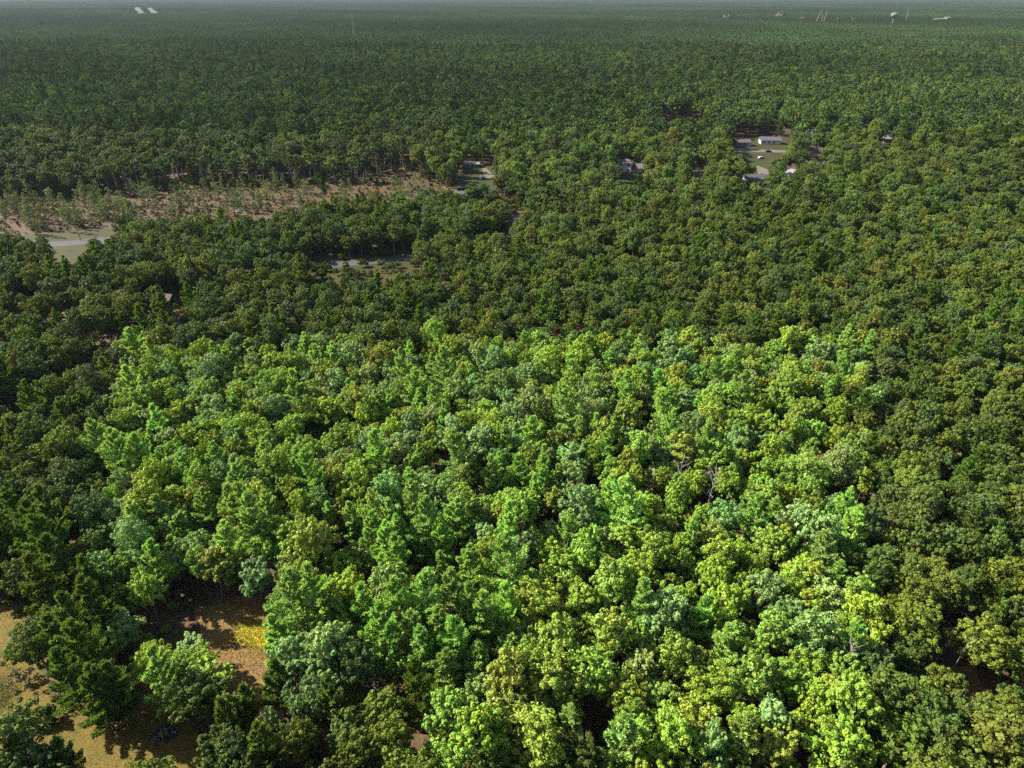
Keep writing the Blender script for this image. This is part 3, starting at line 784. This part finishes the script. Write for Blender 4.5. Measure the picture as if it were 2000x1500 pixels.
# ------------------------------------------------------------------ dead trees
def dead_tree(label, px, py, h, seed, spread=1.0, lean=(0, 0), thick=1.0):
    r = np.random.default_rng(seed)
    x, y, _ = at(px, py, h * .6)
    e = empty('dead_tree', (x, y, 0))
    tm = MB(); top = np.array([lean[0], lean[1], h])
    tm.tube([(0, 0, -.2), top * .4, top * .75, top], [.19 * thick, .13 * thick, .08 * thick, .02], 6)
    tm.build('trunk', M['dead_wood'], e)
    for i in range(int(9 * spread) + 2):
        f = r.uniform(.42, .95); a = r.uniform(0, 6.28); L = r.uniform(1.6, 3.6) * spread * (1.25 - f * .6)
        o = top * f; d = np.array([math.cos(a), math.sin(a), r.uniform(.25, .9)]); d /= np.linalg.norm(d)
        b = MB()
        p1 = o + d * L * .5 + r.normal(0, .12, 3); p2 = o + d * L + (0, 0, .3) + r.normal(0, .2, 3)
        b.tube([o, p1, p2], [.085, .055, .02], 4)
        for q in range(3):
            b0 = o + (p2 - o) * r.uniform(.35, .9); dd = d + r.normal(0, .6, 3); dd /= np.linalg.norm(dd)
            b.tube([b0, b0 + dd * L * r.uniform(.25, .5)], [.035, .012], 3)
        b.build('branch', M['dead_wood'], e)
    return tag(e, label, 'dead tree')
dead_tree('silvery dead tree with forked bare branches among the bright leafy trees', 1330, 930, 14.5, 1, 1.2)
dead_tree('bare grey dead tree with wide spreading limbs beside dark opening', 1385, 962, 14, 2, 1.3, (1.0, 0))
dead_tree('slim dead snag at a dark gap of bare stems', 1662, 1000, 13, 3, .8, (.8, 0))
dead_tree('thin pale leaning dead trunk above the small dirt clearing', 1868, 1285, 13, 4, .15, (1.6, .5), .5)
dead_tree('dead tree with curved pale limbs beside pale green crowns', 1645, 1295, 13, 5, .9, (.6, -.5))
dead_tree('small grey dead tree over the dark hollow', 1105, 1085, 12, 6, .7, (.5, 0))

# ------------------------------------------------------------------ burnt brush piles, slash and logs
M['char'] = ramp_material('charred_wood', [(0.3, (0.012, 0.011, 0.012)), (0.6, (0.03, 0.026, 0.028)), (0.75, (0.08, 0.07, 0.07))], 3.0)
M['ash'] = ramp_material('ash', [(0.3, (0.03, 0.022, 0.016)), (0.55, (0.055, 0.042, 0.034)), (0.75, (0.10, 0.078, 0.068))], 1.2, bump=.4)
M['slash'] = ramp_material('slash', [(0.3, (0.05, 0.036, 0.028)), (0.5, (0.10, 0.062, 0.045)), (0.7, (0.17, 0.125, 0.10))], 1.0, bump=.5)
M['pale_log'] = ramp_material('pale_log', [(0.3, (0.16, 0.125, 0.095)), (0.7, (0.28, 0.23, 0.18))], 1.5)
def mound(mb, rx, ry, h, r, k=14, rings=5):
    vs_, f = [], []
    for i in range(rings):
        t = i / (rings - 1)
        for j in range(k):
            a = 6.2832 * j / k; q = 1 - t * .93
            w = 1 + r.normal(0, .10)
            vs_.append((rx * q * w * math.cos(a), ry * q * w * math.sin(a), h * math.sin(t * 1.5708) * r.uniform(.8, 1.2) - .02))
    for i in range(rings - 1):
        for j in range(k): f.append((i * k + j, i * k + (j + 1) % k, (i + 1) * k + (j + 1) % k, (i + 1) * k + j))
    f.append(tuple((rings - 1) * k + j for j in range(k)))
    return mb.add(vs_, f)
def burn_pile(label, px, py, rad, seed, n=38):
    r = np.random.default_rng(seed); x, y, _ = at(px, py)
    e = empty('burnt_brush_pile', (x, y, 0.02))
    ab = MB()
    for q in range(7):
        a = r.uniform(0, 6.28); m_ = MB(); mound(m_, rad * r.uniform(.5, 1.0), rad * r.uniform(.4, .8), r.uniform(.03, .08), r, 11, 3)
        ab.add(m_.v[0] + np.array([math.cos(a) * rad * .8, math.sin(a) * rad * .7, .003 * q]), m_.f)
    ab.build('ash_bed', M['ash'], e)
    hp = MB()
    for q in range(6):
        a = r.uniform(0, 6.28); m_ = MB(); mound(m_, rad * r.uniform(.3, .6), rad * r.uniform(.25, .5), r.uniform(.25, .6), r, 9, 4)
        hp.add(m_.v[0] + np.array([math.cos(a) * rad * .42, math.sin(a) * rad * .36, .01]), m_.f)
    hp.build('charred_heap', M['char'], e)
    for i in range(n):
        a = r.uniform(0, 6.28); q = rad * math.sqrt(r.uniform(0, 1)) * .95
        c = np.array([q * math.cos(a), q * math.sin(a), .18 + .55 * (1 - q / rad)]); b = r.uniform(0, 6.28); L = r.uniform(.9, 2.5)
        d = np.array([math.cos(b), math.sin(b), r.uniform(-.2, .35)]) * L
        MB().tube([c - d * .5, c + r.normal(0, .08, 3), c + d * .5], [.11, .085, .04], 5).build('log', M['char'] if r.uniform() < .66 else M['pale_log'], e)
    return tag(e, label, 'brush pile')
burn_pile('black charred brush pile with pinkish ash on the dry lawn', 323, 1436, 1.35, 61)
burn_pile('dark burnt brush pile in the shaded end of the glade', 466, 1368, 1.5, 62, 26)
def slash_pile(label, px, py, rx, ry, h, seed):
    r = np.random.default_rng(seed); x, y, _ = at(px, py)
    e = empty('slash_pile', (x, y, 0.0), r.uniform(-.3, .3))
    mound(MB(), rx, ry, h, r).build('heap', M['slash'], e)
    for i in range(16):
        q = np.array([r.uniform(-rx, rx) * .8, r.uniform(-ry, ry) * .8, h * r.uniform(.3, .95)]); b = r.normal(0, .7); L = r.uniform(2, 4.5)
        d = np.array([math.cos(b), math.sin(b), r.normal(0, .15)]) * L
        MB().tube([q - d * .5, q + d * .5], [.16, .07], 5).build('log', M['pale_log'] if i % 3 == 0 else M['slash'], e)
    return tag(e, label, 'slash pile')
for i, (px, py, rx, ry, h, lab) in enumerate([
        (145, 438, 5.0, 2.2, 1.3, 'dark slash pile beside the utility pole at the road verge'), (205, 418, 4.5, 1.6, 1.1, 'low dark slash pile under thin saplings in the logged clearing'),
        (285, 436, 4.0, 2.0, 1.2, 'reddish slash pile just behind the big leafy trees by the road'), (60, 405, 4.0, 1.8, 1.0, 'grey slash pile near the clearing\'s western tree line'),
        (270, 405, 4.5, 1.8, .9, 'brown slash pile in the middle of the logged clearing'), (470, 415, 6.0, 2.2, .9, 'long rusty slash pile in front of the tall bare stems'),
        (440, 395, 4.0, 1.8, .8, 'small heap of slash behind the long rusty slash pile'), (835, 378, 5.5, 2.0, .9, 'orange-red slash heap at the clearing\'s end by the road bend'),
        (770, 386, 4.0, 1.6, .7, 'flat brown slash heap before the notch in the trees')]):
    slash_pile(lab, px, py, rx, ry, h, 70 + i)
for i, (px, py, L, a, lab) in enumerate([(324, 398, 8, 1.9, 'pale felled log lying in the logged clearing'), (66, 406, 5, .2, 'short pale log by the western slash pile'), (560, 392, 7, .4, 'grey log lying before the bare stems'),
                                         (700, 384, 6, -.3, 'thin felled log by the lone dark pine'), (1906, 1374, 2.2, .6, 'short white log on the small dirt clearing')]):
    x, y, _ = at(px, py); d = np.array([math.cos(a), math.sin(a), .02]) * L * .5
    b = MB().tube([-d + (0, 0, .2), (0, 0, .24), d + (0, 0, .22)], [.24, .22, .15], 7)
    for q in range(4):
        o = d * rng.uniform(-.6, .9) + (0, 0, .3); b.tube([o, o + (rng.normal(0, .3), rng.normal(0, .3), rng.uniform(.2, .6))], [.06, .02], 4)
    o = b.build('fallen_log', M['dead_wood']); o.location = (x, y, 0); tag(o, lab, 'log')

# ------------------------------------------------------------------ grass tufts on the open ground
def tufts(name, poly, n, h, tint, label, seed):
    r = np.random.default_rng(seed)
    lo, hi = poly.min(0), poly.max(0)
    P = r.uniform(lo, hi, (n * 3, 2)); P = P[in_poly(P, poly)][:n]; n = len(P); P = P + r.normal(0, .9 if n < 8000 else .25, (n, 2))
    a = r.uniform(0, 6.28, n); w = r.uniform(.03, .08, n); hh = h * r.uniform(.5, 1.3, n)
    ln = r.normal(0, .10, (n, 2))
    b0 = np.stack([P[:, 0] - w * np.cos(a), P[:, 1] - w * np.sin(a), 0 * w], 1); b1 = np.stack([P[:, 0] + w * np.cos(a), P[:, 1] + w * np.sin(a), 0 * w], 1)
    t1 = np.stack([P[:, 0] + ln[:, 0] + w * .3, P[:, 1] + ln[:, 1], hh], 1); t0 = np.stack([P[:, 0] + ln[:, 0] - w * .3, P[:, 1] + ln[:, 1], hh], 1)
    o = MB().quads(np.stack([b0, b1, t1, t0], 1)).build(name, M['leaf']); o['tint'] = list(tint)
    return tag(o, label, 'grass', kind='stuff')
tufts('dry_grass', LAWN, 26000, .09, (.080, .054, .018), 'short dry tan grass on the open lawn', 81)
tufts('dry_grass', GLADE, 9000, .14, (.080, .056, .016), 'dry grass in the shaded glade', 82)
SUNPATCH = poly_xy([(452, 1232, 0), (470, 1216, 0), (500, 1212, 0), (532, 1222, 0), (542, 1250, 0), (538, 1280, 0), (510, 1276, 0), (480, 1262, 0), (462, 1250, 0)])
M['yellow_grass'] = ramp_material('yellow_grass', [(0.35, (0.4420, 0.3822, 0.0260)), (0.5, (0.3380, 0.2730, 0.0260)), (0.62, (0.1820, 0.1229, 0.0390))], 1.1, 8, bump=.3)
mid = SUNPATCH.mean(0)
sheet('grass_patch', mid + (SUNPATCH - mid) * .66, 0.020, M['yellow_grass'], 1.6)
tufts('yellow_grass', SUNPATCH, 3600, .22, (.36, .33, .030), 'bright yellow grass patch in the glade', 83)
GREENPATCH = poly_xy([(-40, 1330, 0), (20, 1322, 0), (40, 1345, 0), (20, 1385, 0), (-40, 1400, 0)])
tufts('green_grass', GREENPATCH, 6000, .10, (.050, .066, .012), 'greener grass at the lawn edge', 84)
sheet('track', poly_xy([(528, 1420, 0), (545, 1400, 0), (556, 1404, 0), (530, 1440, 0), (515, 1440, 0)]), .016, M['sand'], .4)

# ------------------------------------------------------------------ houses
def flat_mat(name, c, rough=.7, var=.12):
    return ramp_material(name, [(0.35, tuple(v * (1 - var) for v in c)), (0.65, tuple(v * (1 + var) for v in c))], 1.3, 5, rough=rough)
M['white_siding'] = flat_mat('white_siding', (.42, .415, .41)); M['pink_siding'] = flat_mat('pinkish_siding', (.55, .49, .485)); M['tan_siding'] = flat_mat('tan_siding', (.19, .16, .12))
M['grey_siding'] = flat_mat('grey_siding', (.16, .155, .155))
M['shingle_grey'] = flat_mat('grey_shingles', (.062, .060, .066), .9, .3); M['shingle_brown'] = flat_mat('brown_shingles', (.075, .056, .050), .9, .3); M['shingle_pale'] = flat_mat('pale_roof', (.125, .125, .135), .8, .2)
M['shingle_blue'] = flat_mat('blue_roof', (.07, .11, .12), .6, .15)
M['pane'] = flat_mat('window_pane', (.03, .034, .04), .15); M['trim'] = flat_mat('white_trim', (.33, .33, .32), .5); M['door'] = flat_mat('door_paint', (.14, .045, .035), .5); M['brick'] = flat_mat('chimney_brick', (.16, .08, .06))
def gable_volume(e, x0, L, W, hw, pitch, wall, roof, y0=0.0, ov=.45, hip=False, z0=0.0):
    """a walled block with its ridge along x and a roof of two (or four) slopes"""
    rh = W / 2 * math.tan(pitch)
    xa, xb, ya, yb = x0 - L / 2, x0 + L / 2, y0 - W / 2, y0 + W / 2
    v = [(xa, ya, z0), (xb, ya, z0), (xb, yb, z0), (xa, yb, z0), (xa, ya, hw), (xb, ya, hw), (xb, yb, hw), (xa, yb, hw)]
    f = [(0, 1, 5, 4), (2, 3, 7, 6), (0, 3, 2, 1)]
    if hip: f += [(1, 2, 6, 5), (3, 0, 4, 7), (4, 5, 6, 7)]
    else: v += [(xa, y0, hw + rh), (xb, y0, hw + rh)]; f += [(1, 2, 6, 9, 5), (3, 0, 4, 8, 7)]
    MB().add(v, f).build('wall', wall, e)
    so = math.tan(pitch) * ov; th = .16
    ri = min(W, L) * .46 if hip else 0
    top = [(xa - ov, ya - ov, hw - so + .05), (xb + ov, ya - ov, hw - so + .05), (xb + ov, yb + ov, hw - so + .05), (xa - ov, yb + ov, hw - so + .05), (xa - ov + ri, y0, hw + rh + .05), (xb + ov - ri, y0, hw + rh + .05)]
    vv = top + [(a, b, c + th) for a, b, c in top]
    f = [(6, 7, 11, 10), (8, 9, 10, 11), (1, 0, 4, 5), (3, 2, 5, 4), (0, 1, 7, 6), (2, 3, 9, 8), (7, 8, 11), (9, 6, 10), (1, 2, 8, 7), (3, 0, 6, 9), (1, 5, 2), (3, 4, 0)]
    return MB().add(vv, f).build('roof', roof, e)
def window(e, x, y, z, w, h, nrm):
    """nrm 'y-' front, 'x-' left end"""
    d = .12
    if nrm == 'y-': fr = ((x, y - .03, z), (w + .22, d, h + .22)); pn = ((x, y - .07, z), (w, d, h)); mu = ((x, y - .10, z), (.07, d, h))
    else: fr = ((x - .03, y, z), (d, w + .22, h + .22)); pn = ((x - .07, y, z), (d, w, h)); mu = ((x - .10, y, z), (d, .07, h))
    o = MB().box(*fr).build('window', M['trim'], e)
    MB().box(*pn).build('pane', M['pane'], o); MB().box(*mu).build('glazing_bar', M['trim'], o)
def house(label, px, py, rz, L, W, hw, pitch, wall, roof, garage=True, chimney=True, hip=False, two=False, fwd=0.0):
    x, y, _ = at(px, py)
    n = math.hypot(x, y); x, y = x + x / n * (W / 2 + fwd), y + y / n * (W / 2 + fwd)
    e = empty('house', (x, y, 0), rz)
    rf = gable_volume(e, 0, L, W, hw, pitch, wall, roof, hip=hip)
    levels = (1.5, 4.2) if two else (1.5,)
    nw = max(2, int(L / 3.2))
    for z in levels:
        for i in range(nw):
            wx = -L / 2 + (i + .6) * L / nw
            if z == 1.5 and i == nw // 2:
                d = MB().box((wx, -W / 2 - .04, 1.08), (1.0, .1, 2.1)).build('door', M['door'], e); MB().box((wx + .36, -W / 2 - .12, 1.05), (.06, .08, .14)).build('handle', M['trim'], d); continue
            if garage and z == 1.5 and i == nw - 1:
                g_ = MB().box((wx, -W / 2 - .04, 1.12), (2.5, .1, 2.2)).build('garage_door', M['trim'], e)
                for q in range(3): MB().box((wx, -W / 2 - .11, .55 + q * .6), (2.3, .05, .5)).build('panel', M['white_siding'], g_)
                continue
            window(e, wx, -W / 2, z, 1.25, 1.15, 'y-')
        window(e, -L / 2, -W * .2, z, 1.1, 1.1, 'x-'); window(e, -L / 2, W * .22, z, 1.1, 1.1, 'x-')
    if chimney: MB().box((L * .18, .4, hw + W / 2 * math.tan(pitch) + .35), (.7, .7, 1.3)).build('chimney', M['brick'], rf)
    return tag(e, label, 'house'), e
h1, e1 = house('two-storey pinkish house with brown hipped roof and lower wing among pines', 1222, 335, R(-24), 9.5, 8.5, 5.4, R(22), M['pink_siding'], M['shingle_brown'], True, False, hip=True, two=True)
gable_volume(e1, 8.2, 7.0, 6.5, 3.0, R(30), M['pink_siding'], M['shingle_brown'], y0=1.0)
MB().box((8.2, -3.3, 2.75), (6.6, 1.9, .14)).build('porch_roof', M['shingle_brown'], e1)
for q in (5.3, 8.2, 11.1): MB().box((q, -4.05, 1.34), (.16, .16, 2.68)).build('post', M['trim'], e1)
house('white ranch house with grey roof behind a dry front yard', 1503, 281, R(-6), 15, 8.5, 2.9, R(24), M['white_siding'], M['shingle_grey'])
house('pale ranch house with grey shingle roof behind the green canopy edge', 1476, 359, R(4), 14.5, 8.0, 3.0, R(26), M['white_siding'], M['shingle_grey'])
house('pale house with pale gabled roof half hidden by an orange-tinged tree', 1545, 352, R(-52), 11, 8.5, 3.2, R(34), M['tan_siding'], M['shingle_pale'], False)
house('white house with grey roof half hidden behind the dark pines', 1592, 305, R(-8), 12, 8, 2.8, R(24), M['white_siding'], M['shingle_grey'], False)
house('grey house with dark brown roof at the edge of the sandy drive', 1449, 285, R(6), 11, 8, 2.8, R(22), M['grey_siding'], M['shingle_brown'], True, False)
house('house showing only its pale blue-grey roof above the trees', 1584, 268, R(-50), 9, 8, 3.0, R(36), M['grey_siding'], M['shingle_pale'], False, False)
house('small white house just showing between the far trees', 1638, 244, R(-40), 8, 7, 3.0, R(36), M['white_siding'], M['shingle_pale'], False, False)
house('low tan house by the easternmost sandy opening', 1735, 277, R(5), 11, 7, 2.8, R(22), M['tan_siding'], M['shingle_pale'], False, False)
house('tiny pale house beyond the ranch houses, nearest the tan field', 1520, 228, R(-30), 9, 7, 3.2, R(34), M['white_siding'], M['shingle_pale'], False, False)
house('long low pale shed behind the driveway', 922, 328, R(2), 10, 5, 2.3, R(14), M['grey_siding'], M['shingle_pale'], False, False)
house('small tan cabin with a window on orange ground deep in the trees', 330, 600, R(-10), 5, 4.5, 2.7, R(32), M['tan_siding'], M['shingle_brown'], False, False)
house('shed with weathered grey-green roof beside the tan cabin', 287, 592, R(12), 7, 5, 2.4, R(22), M['grey_siding'], M['shingle_blue'], False, False)
house('little shed with blue roof by the lower road', 930, 523, R(10), 4.5, 3.5, 2.2, R(22), M['grey_siding'], M['shingle_blue'], False, False)
sheet('driveway', poly_xy([(941, 323, 0), (945, 323, 0), (968, 346, 0), (948, 350, 0), (944, 338, 0)]), .020, M['sand'], .3)
sheet('driveway', poly_xy([(1478, 322, 0), (1500, 330, 0), (1508, 345, 0), (1482, 345, 0)]), .020, M['sand'], .3)
sheet('driveway', poly_xy([(1435, 288, 0), (1460, 290, 0), (1540, 293, 0), (1540, 297, 0), (1460, 296, 0), (1432, 298, 0)]), .020, M['sand'], .3)
sheet('clearing', poly_xy([(1680, 246, 0), (1708, 244, 0), (1715, 258, 0), (1685, 260, 0)]), .014, M['sand'], .8)
sheet('clearing', poly_xy([(975, 460, 0), (1008, 458, 0), (1012, 470, 0), (980, 472, 0)]), .014, M['logged'], .8)

# ------------------------------------------------------------------ vehicles
M['tyre'] = flat_mat('tyre', (.02, .02, .02)); M['white_paint'] = flat_mat('white_car_paint', (.35, .35, .35), .3); M['dark_paint'] = flat_mat('dark_car_paint', (.03, .032, .04), .3); M['grey_paint'] = flat_mat('silver_car_paint', (.26, .28, .29), .3)
def car(label, px, py, rz, paint, cat='car', van=False):
    x, y, _ = at(px, py); e = empty('parked_car', (x, y, .02), rz)
    prof = [(-2.2, .35), (2.2, .35), (2.25, .75), (1.35 if not van else 2.0, .95), (.75 if not van else 1.5, 1.45 if not van else 1.9), (-1.3 if not van else -2.1, 1.45 if not van else 1.9), (-2.0 if not van else -2.2, .95), (-2.25, .8)]
    n = len(prof); v = [(a, -.86, b) for a, b in prof] + [(a, .86, b) for a, b in prof]
    MB().add(v, [tuple(range(n)), tuple(range(2 * n - 1, n - 1, -1))] + [(i, n + i, n + (i + 1) % n, (i + 1) % n) for i in range(n)]).build('body', paint, e)
    for sy in (-.88, .88): MB().box((-.25, sy, 1.18 if not van else 1.5), (1.7, .03, .36)).build('side_window', M['pane'], e)
    for sx in (-1.35, 1.35):
        for sy in (-.8, .8): MB().tube([(sx, sy - .11, .33), (sx, sy + .11, .33)], [.33, .33], 12).build('wheel', M['tyre'], e)
    for sy in (-.6, .6): MB().box((2.26, sy, .66), (.04, .3, .14)).build('headlight', M['trim'], e)
    return tag(e, label, cat)
car('silver car parked on the yard below the white ranch house', 1487, 309, R(15), M['grey_paint'])
car('dark car parked on the drive below the white ranch house', 1501, 296, R(5), M['dark_paint'])
car('white van parked at the foot of the sandy driveway', 940, 350, R(80), M['white_paint'], 'van', True)

# ------------------------------------------------------------------ poles, masts and the works on the horizon
M['pole'] = flat_mat('pole_wood', (.20, .16, .12)); M['steel'] = flat_mat('galvanised_steel', (.13, .13, .13), .7); M['white_steel'] = flat_mat('white_steel', (.11, .104, .094), .8)
M['pile'] = ramp_material('sand_pile', [(0.3, (0.0427, 0.0370, 0.0313)), (0.7, (0.0626, 0.0554, 0.0470))], .05, 5)
def utility_pole(label, px, py, h, rz=0.0):
    x, y, _ = at(px, py); e = empty('utility_pole', (x, y, 0), rz)
    MB().tube([(0, 0, -.2), (0, 0, h)], [.19, .13], 8).build('pole', M['pole'], e)
    a = MB().box((0, -.16, h - .9), (2.4, .12, .14)).build('crossarm', M['pole'], e)
    for q in (-1.0, -.4, .4, 1.0): MB().tube([(q, -.16, h - .83), (q, -.16, h - .6)], [.06, .03], 6).build('insulator', M['white_steel'], a)
    return tag(e, label, 'utility pole')
utility_pole('wooden utility pole at the roadside verge before the logged clearing', 159, 471, 9.0, R(20))
utility_pole('pale utility pole rising from the canopy at the eastern edge', 1966, 326, 17.5, R(10))
utility_pole('distant utility pole standing above the far canopy', 771, 131, 21, R(10))
def lattice(label, px, py, h):
    x, y, _ = at(px, py, 14); e = empty('radio_mast', (x, y, 0)); w = 1.6
    for q in range(3):
        a = q * 2.094; MB().tube([(w * math.cos(a), w * math.sin(a), 0), (.5 * math.cos(a), .5 * math.sin(a), h)], [.35, .25], 5).build('leg', M['steel'], e)
    b = MB()
    for k_ in range(16):
        for q in range(3):
            z0, z1 = h * k_ / 16, h * (k_ + 1) / 16; r0 = w + (.5 - w) * k_ / 16; r1 = w + (.5 - w) * (k_ + 1) / 16
            a, c = q * 2.094, (q + 1) * 2.094; b.tube([(r0 * math.cos(a), r0 * math.sin(a), z0), (r1 * math.cos(c), r1 * math.sin(c), z1)], [.14, .14], 3)
    b.build('bracing', M['steel'], e)
    MB().tube([(0, 0, h), (0, 0, h + 4)], [.2, .08], 5).build('antenna', M['steel'], e)
    return tag(e, label, 'mast')
lattice('tall thin grey radio mast rising above the far forest', 691, 68, 62)
lattice('slim mast standing beside the distant water tower', 1770, 37, 62)
x, y, _ = at(1749, 23, 45); e = empty('water_tower', (x, y, 0))
def lathe(prof, k=20):
    v = [(r_ * math.cos(6.2832 * j / k), r_ * math.sin(6.2832 * j / k), z) for r_, z in prof for j in range(k)]
    f = [(i * k + j, i * k + (j + 1) % k, (i + 1) * k + (j + 1) % k, (i + 1) * k + j) for i in range(len(prof) - 1) for j in range(k)] + [tuple((len(prof) - 1) * k + j for j in range(k))]
    return MB().add(v, f)
lathe([(4.2, 0), (2.6, 3), (2.2, 24), (3.2, 29)]).build('stem', M['white_steel'], e)
lathe([(3.2, 29), (8.5, 31.5), (11.5, 35), (12.2, 38.5), (11, 42), (7.5, 44.3), (2, 45.3), (.2, 45.5)]).build('tank', M['white_steel'], e)
MB().tube([(0, 0, 45.4), (0, 0, 48)], [.25, .1], 6).build('finial', M['steel'], e)
tag(e, 'white water tower on the horizon', 'water tower')
def conveyor(label, px, py, h, lean, twin):
    x, y, _ = at(px, py, h); e = empty('conveyor_tower', (x, y, 0))
    MB().tube([(-lean, 0, 0), (0, 0, h)], [1.6, 1.4], 6).build('boom', M['white_steel'], e)
    if twin: MB().tube([(lean * .45, 4, 0), (2.2, 0, h - 1)], [1.6, 1.4], 6).build('support_leg', M['white_steel'], e); MB().box((1, 0, h), (5, 3, 2.4)).build('head_house', M['white_steel'], e)
    else: MB().box((0, 0, h + .8), (2.4, 2.4, 2)).build('head_house', M['white_steel'], e)
    return tag(e, label, 'conveyor')
conveyor('tall A-shaped pale conveyor tower on the horizon', 1607, 18, 50, 20, True)
conveyor('single slanting pale conveyor tower beside the A-shaped one', 1617, 20, 47, 9, False)
for i, (px, py, rr, hh, lab) in enumerate([(1526, 31, 34, 33, 'tallest sand stockpile on the horizon, with a steep peak'), (1567, 36, 26, 20, 'low sand stockpile west of the conveyor towers'), (1420, 34, 34, 24, 'greyish broad sand stockpile, westernmost on the horizon'), (1382, 36, 26, 20, 'faint low stockpile beyond the westernmost one'),
                                         (1668, 37, 16, 19, 'small pale stockpile east of the conveyor towers'), (1636, 37, 14, 20, 'smallest pale stockpile beside the conveyor towers')]):
    x, y, _ = at(px, py, 14); r = np.random.default_rng(90 + i)
    mb = MB(); mound(mb, rr, rr * .8, hh, r, 18, 7)
    o = mb.build('sand_pile', M['pile']); o.location = (x, y, 0); tag(o, lab, 'sand pile')
x, y, _ = at(1840, 37, 14); e = empty('warehouse', (x, y, 0), R(10))
gable_volume(e, 0, 60, 24, 17, R(12), M['white_steel'], M['white_steel']); gable_volume(e, 22, 16, 22, 22, R(12), M['white_steel'], M['white_steel'], y0=-1)
tag(e, 'long white warehouse on the horizon at the eastern side', 'warehouse')
for k_, st in enumerate(STRIP):
    ln = [np.array(p[:2]) + (np.array(st[1][:2]) - np.array(st[0][:2])) * q * 0 for q, p in enumerate(st)]
    tag(ribbon('sand_track', [np.array(st[0][:2]) * .92, np.array(st[1][:2])], 34, .05, M['pile']), kind='structure')

# ------------------------------------------------------------------ haze
hb = MB().box((0, 14200, 54.5), (62000, 33000, 111)).build('haze', None)
hm, nt, out = new_mat('haze')
pv = N(nt, 'ShaderNodeVolumePrincipled'); pv.inputs['Color'].default_value = (0.185, 0.225, 0.260, 1); pv.inputs['Density'].default_value = 0.000052
pv.inputs['Anisotropy'].default_value = 0.2
nt.links.new(pv.outputs[0], out.inputs['Volume'])
hb.data.materials.clear(); hb.data.materials.append(hm)
tag(hb, 'thin pale haze over the distant forest', 'haze', kind='stuff')
